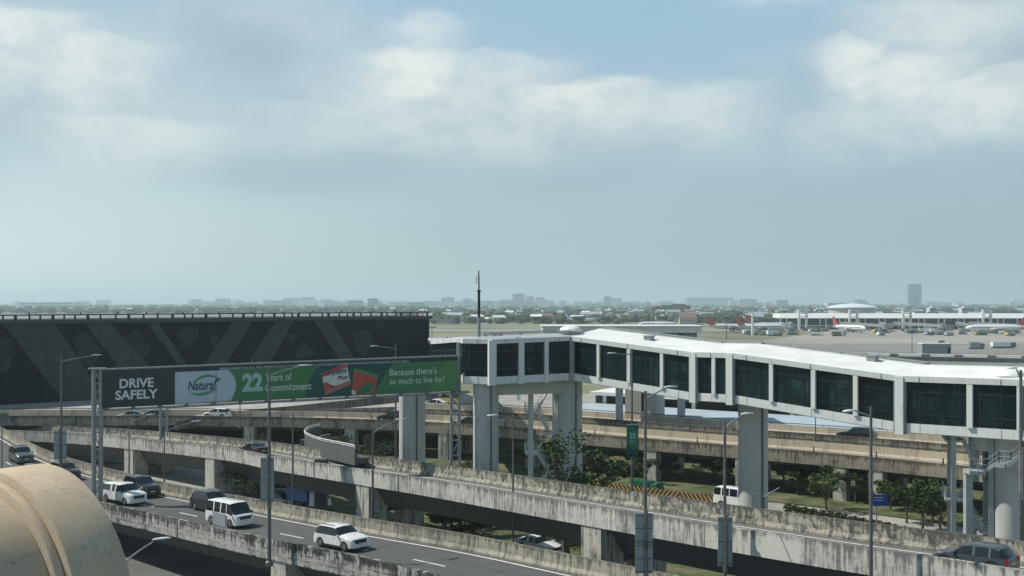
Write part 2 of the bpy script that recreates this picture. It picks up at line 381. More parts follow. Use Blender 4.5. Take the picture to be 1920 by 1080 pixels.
def grimy(name, col, dark, amt=.5, rough=.5, grid=None, line=None, lw=.03):
    m = bpy.data.materials.new(name); m.use_nodes = True; t = NT(m.node_tree)
    o = t.n('ShaderNodeOutputMaterial'); p = t.n('ShaderNodeBsdfPrincipled'); t.l(p.outputs[0], o.inputs[0])
    ob = t.n('ShaderNodeTexCoord').outputs['Object']
    st = t.noise(ob, 1, 6, .7, mapping=(2.6, 2.6, .35)); pt_ = t.noise(ob, .35, 4, .6); fn = t.noise(ob, 5, 5, .7)
    k = t.m('MULTIPLY', t.m('MULTIPLY', t.ramp(st, .47, .72), t.ramp(pt_, .35, .65, .25, 1)), amt)
    k = t.m('ADD', k, t.m('MULTIPLY', t.m('SUBTRACT', fn, .5), .12), clamp=True)
    c = t.mix(k, col, dark)
    if grid:
        s = t.n('ShaderNodeSeparateXYZ'); t.l(ob, s.inputs[0]); g = None
        for ax, stp in ((0, grid[0]), (2, grid[1])):
            f = t.m('MULTIPLY', t.m('ABSOLUTE', t.m('SUBTRACT', t.m('FRACT', t.m('DIVIDE', s.outputs[ax], stp)), .5)), stp); q = t.ramp(f, lw, lw*1.6, 1, 0); g = q if g is None else t.m('MAXIMUM', g, q)
        wn = t.n('ShaderNodeTexWhiteNoise', noise_dimensions='2D'); t.l(t.comb(t.m('FLOOR', t.m('ADD', t.m('DIVIDE', s.outputs[0], grid[0]), .5)), t.m('FLOOR', t.m('ADD', t.m('DIVIDE', s.outputs[2], grid[1]), .5)), 0), wn.inputs['Vector'])
        c = t.mix(t.m('MULTIPLY', wn.outputs['Value'], .35), c, dark); c = t.mix(g, c, line)
    t.put(p.inputs['Base Color'], c); p.inputs['Roughness'].default_value = rough; p.inputs['Specular IOR Level'].default_value = .06 if grid else .4; return m
M['white'] = grimy('white_cladding', (.71,.73,.70), (.34,.35,.32), .55, .45)
M['pier'] = grimy('painted_column', (.49,.495,.475), (.27,.275,.26), .6, .6)
M['navy'] = grimy('navy_glass_wall', (.0008,.0045,.010), (.004,.012,.017), .6, .5, (3.1, 2.4), (.010,.018,.022), .05)
M['stripe'] = grimy('grey_green_panel', (.050,.068,.066), (.034,.046,.046), .5, .5, (3.1, 2.4), (.018,.026,.027), .05)
# ================================================================== ground and roads
def sheet(name, pts, z, m):
    mb = MB(); b = len(mb.v); mb.v += [(x, y, z) for x, y in pts]; mb.face(range(len(pts))); return struct(mb, name, M[m])
sheet('ground', [(-11500,-250),(11500,-250),(11500,17500),(-11500,17500)], 0, 'earth')
sheet('street', [(17,116),(22,100),(34,76),(60,40),(150,-40),(150,60),(60,88),(30,108)], .03, 'street')
sheet('street', [(-90,140),(-62,117),(-44,116),(-24,126),(-20,137),(-60,146),(-160,150)], .03, 'street')
sheet('grass_patch', [(-20,137),(-24,118),(-10,90),(14,72),(22,86),(17,112),(14,118),(0,127)], .035, 'grass')
sheet('street', [(-200,10),(150,-90),(150,60),(60,89),(30,109),(14,119),(0,128),(-20,138),(-60,147),(-160,151),(-200,151)], .02, 'dstreet')
sheet('airfield_grass', [(-700,255),(1400,255),(1400,1010),(-700,1190)], .02, 'field')
sheet('taxiway', [(-120,300),(1400,300),(1400,470),(-120,470)], .05, 'drygrass')
sheet('taxiway', [(-60,470),(1400,420),(1400,505),(-60,560)], .08, 'taxi')
sheet('taxiway', [(-60,338),(1400,338),(1400,372),(-60,380)], .08, 'taxi')
sheet('apron', [(120,560),(1400,505),(1400,1000),(330,1000),(210,740)], .08, 'apron')
sheet('taxiway', [(-700,800),(210,800),(300,850),(-700,850)], .06, 'apron')
sheet('forecourt', [(-70,148),(90,70),(150,95),(120,260),(-400,260),(-400,160)], .015, 'street')

MP = [(193,816,4.6),(387,835,5.4),(454,844,5.8),(516,856,6.1),(658,877,6.7),(793,897,7.05),(880,911,7.3),(1079,943,7.9),(1320,981,8.5),(1540,1014,8.9),(1682,1034,9.1),(1920,1070,9.3)]
mid = [PZ(*p) for p in MP]
V_ = Vector
mid = [mid[0]+V_((-24,15.5,-1.1)), mid[0]+V_((-11,7.4,-.4))]+mid+[mid[-1]+V_((5,-5.8,.1)), mid[-1]+V_((16,-18,.2))]
mid = smooth_path([p-Vector((0,0,1.1)) for p in mid], 2.5)            # deck level along the near edge
low = smooth_path([Vector(p) for p in ((-108,190,2.7),(-95,168,2.8),(-81,147.6,3.0),(-61.6,120,3.2),(-42.2,98.5,3.45),(-35.8,92.5,3.55),(-29.5,86.5,3.8),(-17.1,74.8,4.3),(-9.4,68,4.6),(-4.35,63,4.75),(6,52.6,5),(20,38.5,5.2),(34,24.5,5.3))], 2.5)
R3 = [(-110,152),(-80,156),(-60,156.6),(-50.2,157),(-43.4,155.5),(-31.8,154.5),(-23.9,152.5),(-16.4,150.5),(-11.9,148.4),(-5.25,145.2),(2.2,140.5),(8.9,135.6),(22.6,126.2),(34.5,118.2),(46.1,108.6),(50.1,104.6),(62,93),(76,79)]
far = smooth_path([Vector((x, y, 4.2)) for x, y in R3], 3)
def along(path, dist=None, px=None, off=0):
    """point, heading on a path at a distance, or where the path offset by off crosses a column of the photo"""
    nr = normals(path)
    q = [p+n*off for p, n in zip(path, nr)]
    if px is not None:
        for i in range(len(q)-1):
            a = 960+q[i].x/q[i].y*FP; b = 960+q[i+1].x/q[i+1].y*FP
            if (a-px)*(b-px) <= 0 and q[i+1].y > 1:
                f = (px-a)/(b-a); d = (q[i+1]-q[i]); return q[i].lerp(q[i+1], f), math.atan2(d.y, d.x)
    else:
        for i in range(len(q)-1):
            L = (q[i+1]-q[i]).length
            if dist <= L: d = q[i+1]-q[i]; return q[i].lerp(q[i+1], dist/L), math.atan2(d.y, d.x)
            dist -= L
    d = q[-1]-q[-2]; return q[-1], math.atan2(d.y, d.x)
def plen(path): return sum((path[i+1]-path[i]).length for i in range(len(path)-1))
def sub(path, d0, d1, step=2.5):
    n = max(1, int((d1-d0)/step)); return [along(path, d0+(d1-d0)*i/n)[0] for i in range(n+1)]
def stripe(mb, path, off, w, z=.004, dash=None, d0=0, d1=None):
    """painted line laid 4 mm above the deck"""
    L = plen(path) if d1 is None else d1
    segs = [(d0, L)] if not dash else []
    if dash:
        d = d0
        while d < L: segs.append((d, min(d+dash[0], L))); d += dash[0]+dash[1]
    for a, b in segs:
        n = max(1, int((b-a)/2.5)); c = len(mb.v)
        for i in range(n+1):
            p, h = along(path, a+(b-a)*i/n); nn = Vector((-math.sin(h), math.cos(h), 0))
            for o in (off-w/2, off+w/2): q = p+nn*o; mb.v.append((q.x, q.y, q.z+z))
        for i in range(n): mb.face((c+2*i, c+2*i+1, c+2*i+3, c+2*i+2))
def flyover(name, label, path, width, gird, mats, piers, pier_w, over=1.1, drop=.36, rail=False, cat='elevated road', pier_mat='pier_c'):
    root = thing(name, label, cat)
    MB().sweep(path, [(.42,-.02),(width-.42,-.02),(width-.42,-.3),(.42,-.3)]).build('road_deck', M[mats[0]], root)
    nb = [(0,-drop),(0,over),(.22,over),(.26,.35),(.42,.1),(.42,-drop)]
    o = MB().sweep(path, nb).build('barrier', M[mats[1]], root); tag(o, 'barrier on the near edge, outer face towards the viewer')
    w = width
    fb = [(w,-drop),(w,over),(w-.22,over),(w-.26,.35),(w-.42,.1),(w-.42,-drop)]
    o = MB().sweep(path, fb).build('barrier', M[mats[2]], root); tag(o, 'barrier on the far edge, inner face towards the viewer')
    g = gird
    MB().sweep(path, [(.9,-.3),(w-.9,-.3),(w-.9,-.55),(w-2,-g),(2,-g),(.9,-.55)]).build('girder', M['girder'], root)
    for d in piers:
        p, h = along(path, d); nn = Vector((-math.sin(h), math.cos(h), 0)); zt = p.z-.36
        q = p+nn*(.08+pier_w/2)
        mb = MB()
        mb.box((q.x, q.y, (zt+.0)/2), (pier_w, pier_w, zt), h)
        c = p+nn*(w/2)
        mb2 = MB().box((c.x, c.y, zt-g/2-.25), (pier_w-.1, w-1.2, g-.1), h)
        r = mb.build('pier', M[pier_mat], root); mb2.build('crossbeam', M['girder'], r)
        if w > 5:
            q = p+nn*(w-.3-pier_w/2); MB().box((q.x, q.y, zt/2-.2), (pier_w*.9, pier_w, zt-.4), h).build('pier', M[pier_mat], root)
    return root
def pxd(path, px, off=0):
    """distance along path at photo column px"""
    d = 0; nr = normals(path)
    for i in range(len(path)-1):
        qa, qb = path[i]+nr[i]*off, path[i+1]+nr[i+1]*off
        a = 960+qa.x/qa.y*FP; b = 960+qb.x/qb.y*FP; L = (path[i+1]-path[i]).length
        if (a-px)*(b-px) <= 0: return d+L*(px-a)/(b-a)
        d += L
    return d
MW, LW = 6.7, 9.4
fm = flyover('flyover', 'long concrete flyover ramp crossing the middle of the picture with a single lane', mid, MW, 2.3,
        ('ramp_asphalt','fascia','barrier'), [pxd(mid, x) for x in (240, 392, 678, 1107, 1835)], 2.1)
mb = MB(); stripe(mb, mid, MW-1.35, .16); stripe(mb, mid, 1.0, .16); mb.build('lane_line', M['paint'], fm)
fl = flyover('flyover', 'nearer concrete flyover with cars driving on two lanes towards the right', low, LW, 1.9,
        ('asphalt','low_out','low_in'), [pxd(low, x) for x in (60, 520)]+[pxd(low, 822)+12], 1.7)
mb = MB(); stripe(mb, low, LW-1.0, .18); mb.build('edge_line', M['paint'], fl)
mb = MB(); d_ = pxd(low, 515, 4.4); stripe(mb, low, 4.9, .16, dash=(3.0, 4.6), d0=d_-7.6*14, d1=plen(low)); mb.build('lane_dash', M['paint'], fl)
mb = MB(); stripe(mb, low, 1.0, .16); mb.build('edge_line', M['paint'], fl)
f3 = flyover('viaduct', 'weathered low viaduct in the middle distance under the footbridge, near carriageway', far, 8.6, 1.1,
        ('street','far_out','far_in'), [pxd(far, x, .9) for x in (470, 660, 836, 1000, 1225, 1395, 1579)]+[pxd(far, 1660, 3)], 1.5)
for p_ in f3.children:
    if p_.name.startswith('barrier') and 'inner' in p_['label']: pass
def offset(path, o, dz=0):
    return [p+n*o+Vector((0,0,dz)) for p, n in zip(path, normals(path))]
far2 = [p for p in offset(far, 14.8, .15) if p.x > -18]
f4 = flyover('viaduct', 'second low viaduct carriageway just behind, pale inner parapet facing the viewer', far2, 8.0, 1.1,
        ('street','far_out','far_in'), [12, 40, 68], 1.4)
# yellowish edge paint and thin pipe rails of the far parapets
for f_, pth in ((f3, far), (f4, far2)):
    mb = MB()
    for i in range(0, len(pth)-1):
        n_ = normals(pth); W_ = 8.5 if pth is far else 7.9; a = pth[i]+n_[i]*W_; b = pth[i+1]+n_[i+1]*W_
        mb.beam(a+Vector((0,0,1.3)), b+Vector((0,0,1.3)), .09); 
        if i % 2 == 0: mb.beam(a+Vector((0,0,1.08)), a+Vector((0,0,1.32)), .07)
    mb.build('rail', M['dark'], f_)
    mb = MB(); stripe(mb, pth, 7.4 if pth is far else 6.9, .3); stripe(mb, pth, .9, .25); mb.build('edge_line', mat('faded_yellow_paint', (.52,.43,.2), .8, var=.2, scale=2), f_)
# delineator posts standing on the near viaduct's parapet
dl = None
for k in range(22):
    p, h = along(far, 70+k*7.0, off=.12)
    m_ = MB().tube([p+Vector((0,0,1.1)), p+Vector((0,0,1.75))], .07, 6) if dl is None else None
    if dl is None:
        dl = MB().tube([(0,0,0),(0,0,.5),(0,0,.62)], [.09,.06,.03], 6).build('bollard', M['dark'])
        tag(dl, 'small dark post on the near parapet of the viaduct', 'bollard', 'small posts on the viaduct parapet'); o = dl
    else:
        o = dl.copy(); scene.collection.objects.link(o)
    o.location = p+Vector((0,0,1.1))
# loop ramp that curls down behind the middle flyover
lp = [Vector(p) for p in (PZ(665,841,7.4), PZ(633,834,7.2), PZ(600,827,6.9), PZ(577,818,6.6), PZ(571,812,6.2), PZ(580,804,5.8), PZ(600,799,5.4))]
lp = smooth_path(lp, 1.5)
lr = thing('loop_ramp', 'curved ramp barrier with a white rail curling behind the middle flyover', 'ramp')
MB().sweep(lp, [(0,-1.7),(0,0),(-.25,0),(-.3,-1.7)]).build('barrier', M['girder'], lr)
MB().sweep(lp, [(-.32,-1.0),(-1.5,-1.0),(-1.5,-1.5),(-.32,-1.5)]).build('road_deck', M['asphalt'], lr)
mb = MB(); mb.tube([p+Vector((0,0,.32)) for p in lp], .055, 6); mb.tube([p+Vector((0,0,.14)) for p in lp], .035, 6)
for i in range(0, len(lp), 2): mb.tube([lp[i]+Vector((0,0,-.05)), lp[i]+Vector((0,0,.34))], .04, 5)
mb.build('rail', M['white'], lr)
for p in (lp[4], lp[-3]): MB().box((p.x-1.0, p.y-.6, (p.z-1.5)/2), (1.2, 1.2, p.z-1.5)).build('pier', M['girder'], lr)
# ================================================================== forecourt ramps left of the footbridge
fc = MB(); P_ = [(-260,160),(-60,165.8),(-42,165),(-22,162.5),(-8,157),(-2,163),(-6,200),(-20,245),(-90,187),(-260,60)]
fc.poly([(x, y, 3.9) for x, y in P_][:8]+[(-92,190,3.9),(-260,190,3.9)], (0,0,-.7))
struct(fc, 'forecourt_road', M['pale_road'])
bp = [PZ(330,790,4.9), PZ(438,772,5.1), PZ(560,760,5.5), PZ(743,741,6.0), PZ(800,735,6.2)]
bp = smooth_path(bp, 3)
one(MB().sweep(bp, [(0,-1.3),(0,0),(.3,0),(.35,-1.3)]), 'ramp_barrier', M['dark_out'], 'dark concrete barrier rising to the right below the green billboard', 'barrier')
bp2 = smooth_path([PZ(400,779,4.95), PZ(560,769,5.0), PZ(740,763,5.0)], 3)
one(MB().sweep(bp2, [(0,-1.05),(0,0),(.25,0),(.3,-1.05)]), 'ramp_barrier', M['far_out'], 'shorter stained barrier just in front of the rising one below the billboard', 'barrier')
mb = MB()
for k in range(9):
    a = PZ(800+k*13, 783, 3.904); b = PZ(822+k*13, 771, 3.904); w_ = Vector((.42,0,0))
    c = len(mb.v); mb.v += [tuple(a), tuple(a+w_), tuple(b+w_), tuple(b)]; mb.face((c,c+1,c+2,c+3), None, k % 2)
tag(mb.build('road_marking', [M['paint'], M['red_paint']]), kind='structure')
# grass strips and glazed ground storey under the viaducts
def strip(name, path, o0, o1, z, m, d0, d1, h=.12):
    return struct(MB().sweep(sub(path, d0, d1, 4), [(o0,z-h-4.2),(o0,z-4.2),(o1,z-4.2),(o1,z-h-4.2)]), name, M[m])
LF = plen(far)
strip('grass_verge', far, -4.5, 21.5, .16, 'grass', 62, LF)
strip('pavement', far, 21.7, 27, .17, 'pale_road', 62, LF)
# ================================================================== car park block behind: canopy, dark openings, white roof
cp = thing('car_park', 'long low car park building with a pale blue canopy behind the viaducts', 'building')
PP = sub(far, 106, LF, 6)
M['canopy'] = mat('pale_blue_sheet_roof', (.40, .47, .52), .5, var=.08, scale=.4)
MB().sweep(PP, [(24,.55),(24,.8),(37.5,.95),(37.5,.7)]).build('canopy', M['canopy'], cp)
MB().sweep(PP, [(27,-4.2),(27,.5),(27.3,.5),(27.3,-4.2)]).build('glass_wall', M['glass'], cp)
mb = MB()
for k in range(int((LF-106)/2.4)):
    p, h = along(far, 106+k*2.4, off=26.96); mb.box((p.x, p.y, 2.1), (.1, .1, 4.2), h)
mb.build('mullion', M['mullion'], cp)
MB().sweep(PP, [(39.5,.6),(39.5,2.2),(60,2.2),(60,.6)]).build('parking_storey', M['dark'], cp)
MB().sweep(PP, [(37.6,.0),(37.6,.75),(60,.75),(60,.0)]).build('floor_slab', M['white'], cp)
MB().sweep(PP, [(37.3,2.3),(37.3,2.85),(62,2.95),(62,2.3)]).build('roof', M['roof'], cp)
for k in range(int((LF-106)/8)):
    p, h = along(far, 110+k*8, off=38.2); MB().box((p.x, p.y, 4.2+1.52), (.5, .5, 1.5), h).build('column', M['white'], cp)
# pale lift core rising beside the canopy
a = PD(1172, 760, 158); b = PD(1232, 760, 156); c_ = (a+b)/2
lc = thing('lift_tower', 'square pale lift tower with one narrow window standing before the car park', 'tower', (c_.x, c_.y, 0), math.atan2(b.y-a.y, b.x-a.x))
MB().box((0, 2, 5.7), ((b-a).length, 4, 11.4)).build('wall', mat('cream_wall', (.52,.50,.43), .8, var=.05), lc)
MB().box((.35, -.03, 7.2), (.55, .08, 2.6)).build('window', M['glass'], lc)
MB().box((0, 2, 11.55), ((b-a).length+.3, 4.3, .3)).build('roof', M['white'], lc)
# ================================================================== terminal wing with grey wall on the right
def wall_block(name, label, a, b, depth, z0, z1, m, cap=None):
    a, b = Vector(a), Vector(b); h = math.atan2(b.y-a.y, b.x-a.x); L = math.hypot(b.x-a.x, b.y-a.y)
    r = thing(name, label, 'building', (a.x, a.y, 0), h)
    MB().box((L/2, depth/2, (z0+z1)/2), (L, depth, z1-z0)).build('wall', M[m], r)
    return r, L
M['greywall'] = mat('weathered_grey_wall', (.15, .155, .15), .85, var=.3, scale=.25)
a = PD(1380, 640, 235); b = PD(2150, 640, 205)
tw, L = wall_block('terminal_wing', 'low terminal wing with a grey wall and pale parapet cap behind the footbridge roof', a, b, 22, 0, 10.6, 'greywall')
MB().box((L/2, .3, 11.0), (L, 1.2, .5)).build('parapet_cap', M['roof'], tw)
mb = MB()
for k in range(14): mb.box((8+k*6.2, -.35, 10.85), (1.6, .3, .8))
mb.build('cap_joint', M['greywall'], tw)
ub = thing('roof_unit', 'grey plant box standing on the parapet of the terminal wing', 'plant room', PD(1752, 666, 226)+Vector((0,0,-.5)), -.08)
MB().box((0, 0, 1.6), (5.9, 3, 2.6)).build('wall', M['panel'], ub); MB().box((0, 0, 2.98), (6.1, 3.2, .16)).build('roof', M['roof'], ub)
MB().box((2.5, -1.55, 1.6), (.5, .1, 1.1)).build('louvre', M['dark'], ub)
# ================================================================== footbridge
fb = thing('footbridge', 'long white enclosed footbridge with dark glass sloping down to the right across the picture', 'footbridge')
BW = 5.0
def bl(px):                       # a point of the near face line
    k = (px-960)/FP; Y = (105+5.8)/(1+.96*k); return k*Y, Y
bz = [(1072,14.25),(1298,13.15),(1374,13.2),(1690,11.95),(1920,12.1),(2150,12.1)]
def bzz(px):
    for (a, za), (b, zb) in zip(bz, bz[1:]):
        if a <= px <= b: return lerp(za, zb, (px-a)/(b-a))
    return bz[-1][1]
main = [Vector((*bl(p), z)) for p, z in bz]
pod = [Vector((-19,247,9.3)), Vector((-15.5,200,10.6)), Vector((-9.5,128,13.0)), Vector((-5.3,106.5,14.05)), Vector((-4.55,103.4,14.05)), Vector((-1.94,102.2,14.05)), main[0]]
def bridge_section(path, w, joints, sub_m, rise=.85, ends=False, deep=.75, rm='roof'):
    MB().sweep(path, [(0,0),(-.08,.06),(-.08,deep),(w+.08,deep),(w+.08,.06),(w,0)]).build('fascia', M['white'], fb)
    MB().sweep(path, [(-.02,deep+.003),(-.02,3.95),(.08,3.95),(.08,deep+.003)]).build('glass_wall', M['glass'], fb)
    MB().sweep(path, [(w-.08,deep+.003),(w-.08,3.95),(w+.02,3.95),(w+.02,deep+.003)]).build('glass_wall', M['glass'], fb)
    MB().sweep(path, [(-.2,3.953),(-.22,4.4),(.1,4.47),(w*.5,4.45+rise*.55),(w*.9,4.45+rise),(w+.3,4.4+rise*.8),(w+.3,3.953)]).build('roof', M[rm], fb, smooth=False)
    mb = MB(); n_ = normals(path); sj = MB()
    for i in range(len(path)-1):      # standing seams across the roof, joints down the cladding
        k = max(1, int((path[i+1]-path[i]).length/2.6))
        for j in range(k):
            q = path[i].lerp(path[i+1], (j+.5)/k); n = n_[i].lerp(n_[i+1], (j+.5)/k).normalized()
            pass
            if j % 2 == 0: sj.box((q.x-n.x*.083, q.y-n.y*.083, q.z+.40), (.03, .012, .66), math.atan2(-n.x, n.y)); sj.box((q.x-n.x*.30, q.y-n.y*.30, q.z+4.17), (.03, .03, .42), math.atan2(-n.x, n.y))
    sj.build('panel_joint', M['lampgrey'], fb)
    MB().sweep(path, [(-.27,3.93),(-.30,4.38),(-.223,4.405),(-.203,3.95)]).build('eave', M['white'], fb)
    mb = MB(); n_ = normals(path)
    for i in range(len(path)-1):      # gutter rail along the far roof edge
        a = path[i]+n_[i]*(w+.1)+Vector((0,0,4.62+rise*.8)); b = path[i+1]+n_[i+1]*(w+.1)+Vector((0,0,4.62+rise*.8))
        mb.beam(a, b, .16, .1); mb.beam(a+n_[i]*-.9+Vector((0,0,.17)), b+n_[i]*-.9+Vector((0,0,.17)), .09, .09)
        k = int((b-a).length/3.5)
        for j in range(k+1): q = a.lerp(b, j/max(1, k)); mb.box((q.x, q.y, q.z-.1), (.35, .3, .22))
    mb.build('roof_rail', M['galv'], fb)
    mb = MB()
    for i in range(len(path)-1):      # glazing bars
        a, b = path[i], path[i+1]; n = n_[i]*-.035
        k = max(1, int((b-a).length/sub_m))
        for j in range(k+1):
            q = a.lerp(b, j/k)+n; mb.beam(q+Vector((0,0,deep+.02)), q+Vector((0,0,3.93)), .06, .05)
        for z in (1.45, 3.15): mb.beam(a+n+Vector((0,0,z)), b+n+Vector((0,0,z)), .05, .05)
    mb.build('mullion', M['mullion'], fb)
bridge_section(main, BW, 0, 1.35, .62)
bridge_section(pod[3:], 4.2, 0, 1.2, .12, rm='pod_roof')
bridge_section(pod[:4], 3.6, 0, 2.5, .05, rm='pod_roof')
def post(x, y, z, w, dn=0, h=0):
    o = MB().box((x, y, z+(dn+4.0)/2-dn/1), (w, .34, 4.0+0), h); return o
for px, w, full in ((1124,.32,0),(1181,.36,0),(1243,.34,0),(1302,.62,1),(1340,.34,0),(1371,.62,1),(1448,.36,0),(1527,.38,0),(1606,.38,0),(1689,.66,1),(1820,.42,0),(1914,.4,0)):
    x, y = bl(px); z = bzz(px); h = math.atan(-.96); nx, ny = -math.sin(h), math.cos(h)
    z0, z1 = (z-.12, z+4.32) if full else (z+.7, z+3.99)
    MB().box((x-nx*.1, y-ny*.1, (z0+z1)/2), (w, .5 if full else .3, z1-z0), h).build('post', M['white'], fb)
    if full:
        for s in (-1, 1):
            mb = MB().box((x+math.cos(h)*s*w*.62-nx*.04, y+math.sin(h)*s*w*.62-ny*.04, (z0+z1)/2), (w*.25, .34, z1-z0-.1), h)
            mb.build('post_edge', M['galv'], fb)
for px, w, m_ in ((845,.5,'white'),(922,.75,'white'),(976,.55,'white'),(1023,.4,'white'),(1071,.55,'galv')):
    if px == 845: q = Vector((-5.3,106.5,14.05)); h = 0
    else:
        a, b = pod[5], pod[6]; k = (px-960)/FP; f = (k*a.y-a.x)/((b.x-a.x)-k*(b.y-a.y)); q = a.lerp(b, f); h = math.atan2(b.y-a.y, b.x-a.x)
    MB().box((q.x+.1*math.sin(h), q.y-.1, q.z+2.1), (w, .46, 4.3), h).build('post', M[m_], fb)
# pillars carrying it
def pillar(px, Y, dia, ztop, wedge=True):
    x = (px-960)/FP*Y; r = dia/2
    o = MB().lathe((x, Y, 0), [(r, 0), (r, ztop)], 36).build('pillar', M['pier'], fb, smooth=True)
    MB().box((x+r*.42, Y-r*.915, ztop/2), (.16, .16, ztop-.1)).build('drain_pipe', M['lampgrey'], o)
    return x
pillar(773, 118, 2.9, 13.3); pillar(911, 104.6, 2.5, 14.0); pillar(1069, 107.4, 2.45, 14.1); pillar(1412, 96.5, 2.65, 13.1); pillar(1894, 79.5, 2.3, 11.9)
MB().beam((-12.4,118,13.35), (-6.5,118.5,13.6), 1.6, 1.1).build('crossbeam', M['pier'], fb)
a = Vector((-1.9,105.2,13.45)); b = Vector((6.8,107.5,13.5)); MB().beam(a, b, 1.6, 1.2).build('crossbeam', M['pier'], fb)
MB().beam((35.0,81,11.35), (39.4,78,11.35), 1.2, 1.1).build('crossbeam', M['pier'], fb)
# roof fittings (resting on the roof)
def rooftop(px, Y, z, kind, label):
    x = (px-960)/FP*Y
    if kind == 'box':
        r = thing('roof_vent', label, 'roof vent', (x, Y, z), -.75)
        MB().box((0, 0, .42), (.75, .7, .62)).build('housing', M['galv'], r); MB().box((.1, -.3, .05), (2.1, 1.2, .1)).build('base_plate', M['lampgrey'], r)
        MB().box((0, 0, .77), (.9, .85, .08)).build('lid', M['panel'], r)
    else:
        r = thing('dome_vent', label, 'roof vent', (x, Y, z))
        MB().lathe((0,0,0), [(.75,0),(.75,.35)], 20).build('base', M['galv'], r)
        MB().lathe((0,0,.35), [(1.05,0),(1.1,.12),(1.0,.3),(.7,.46),(.25,.54),(.02,.55)], 24).build('dome', M['roof'], r, smooth=True)
rooftop(1217, 101.3, 18.0, 'box', 'small grey roof vent on the white bridge roof, farther one near the middle')
rooftop(1636, 87.2, 16.85, 'box', 'small grey roof vent on the white bridge roof, nearer one on the right')
rooftop(1070, 106.2, 18.75, 'dome', 'white domed vent on the bridge roof at the corner of the pod')
rooftop(1893, 77.5, 16.2, 'dome', 'white domed vent on the bridge roof at the right edge of the picture')
# mast on the pod roof
x_ = (898-960)/FP*104
ms = thing('antenna_mast', 'tall thin dark antenna mast standing on the bridge pod roof', 'antenna', (x_, 104, 18.6))
MB().tube([(0,0,0),(0,0,1.9)], .17, 8).build('base_pipe', M['panel'], ms)
MB().tube([(0,0,1.9),(0,0,4.4)], .13, 8).build('pole', M['black'], ms)
MB().tube([(0,0,4.4),(0,0,4.55)], .2, 8).build('collar', M['black'], ms)
MB().tube([(0,0,4.55),(0,0,5.5),(-.03,0,6.2),(0,0,6.45)], .075, 8).build('pole', M['lampgrey'], ms)
o = MB().tube([(0,0,6.3),(0,0,6.5)], [.1,.02], 8).build('tip', M['white'], ms)
mb = MB().tube([(0,0,5.2),(-.26,0,5.3),(-.26,0,5.85)], .035, 5); mb.tube([(0,0,5.6),(-.2,0,5.65)], .02, 5); mb.build('side_antenna', M['lampgrey'], ms)
# corridor behind the pod with a row of framed windows
cr_ = thing('corridor_building', 'white roofed corridor with a row of small framed windows behind the bridge corner', 'building', (9.6, 152, 0))
MB().box((6, 3, 15.6), (21.5, 6, 4.0)).build('wall', M['greywall'], cr_)
MB().box((6, 2.6, 18.05), (22.5, 7.6, .9)).build('roof', M['white'], cr_)
MB().box((6, 2.4, 18.56), (22.9, 8.0, .12)).build('roof_edge', M['roof'], cr_)
for k in range(9): 
    w_ = MB().box((-3.6+k*2.4, -.04, 16.9), (1.7, .1, 1.1)).build('window', M['panel'], cr_)
for xx in (-3, 6, 15): MB().box((xx, 3, 6.8), (1, 1, 13.6)).build('column', M['pier'], cr_)
# ================================================================== dark terminal building on the left
A = Vector((-89.8,187,0)); B = Vector((-19,245,0)); du = (B-A).normalized()
LB = (B-A).length; hb = math.atan2(du.y, du.x)
tb = thing('terminal_building', 'huge dark navy glass terminal hall with broad grey diagonal stripes on the left', 'building', (A.x, A.y, 0), hb)
X0 = -90
def uB(px):                      # distance along the facade under a photo column
    k = (px-960)/FP; return (k*A.y-A.x)/(du.x-k*du.y)
def vB(px, py): u = uB(px); return CZ-(py-HY)*(A.y+du.y*u)/FP
ZB, ZT = 3.55, 18.1
MB().box(((X0+LB)/2, 30, (ZB+ZT)/2), (LB-X0, 60, ZT-ZB)).build('glass_wall', M['navy'], tb)
MB().box(((X0+LB)/2, 29.5, ZT+.35), (LB-X0+.3, 61, .7)).build('parapet', M['mullion'], tb)
MB().box(((X0+LB)/2, 29.8, ZB-.3), (LB-X0+.4, 61.2, .55)).build('floor_slab', M['greywall'], tb)
MB().box(((X0+LB)/2, 31, ZT+.78), (LB-X0-2, 56, .12)).build('roof', M['tar'], tb)
def facade_poly(pts, m, name, th=.06, extend=True):
    q = [(uB(x), vB(x, y)) for x, y in pts]
    MB().poly([(u, -.02-th, z) for u, z in q], (0, th, 0)).build(name, M[m], tb)
def diag(t0, t1, b0, b1, yt, yb, m='stripe'):
    # straight band given by its top and a lower cut, carried on to the foot of the wall
    out = []
    for (xt, xb) in ((t0, b0), (t1, b1)):
        ut, zt, ub, zb = uB(xt), vB(xt, yt), uB(xb), vB(xb, yb)
        f0 = (ZT-zt)/(zb-zt); f1 = (ZB-zt)/(zb-zt)
        out.append((ut+(ub-ut)*f0, ut+(ub-ut)*f1))
    (a0, a1), (b0_, b1_) = out
    c = [(a0, ZT-.01), (b0_, ZT-.01), (b1_, ZB+.01), (a1, ZB+.01)]
    MB().poly([(min(LB, u), -.1, z) for u, z in c], (0, .08, 0)).build('diagonal_stripe', M[m], tb)
diag(10, 107, 115, 175+22, 612, 747)
diag(160, 207, 220, 282, 607, 687)
diag(277, 297, 335, 352, 606, 685)
diag(437, 472, 382, 422, 604, 685)
diag(520, 552, 465, 507, 598, 680)
diag(587, 620, 635, 665, 598, 672)
rr = random.Random(3)
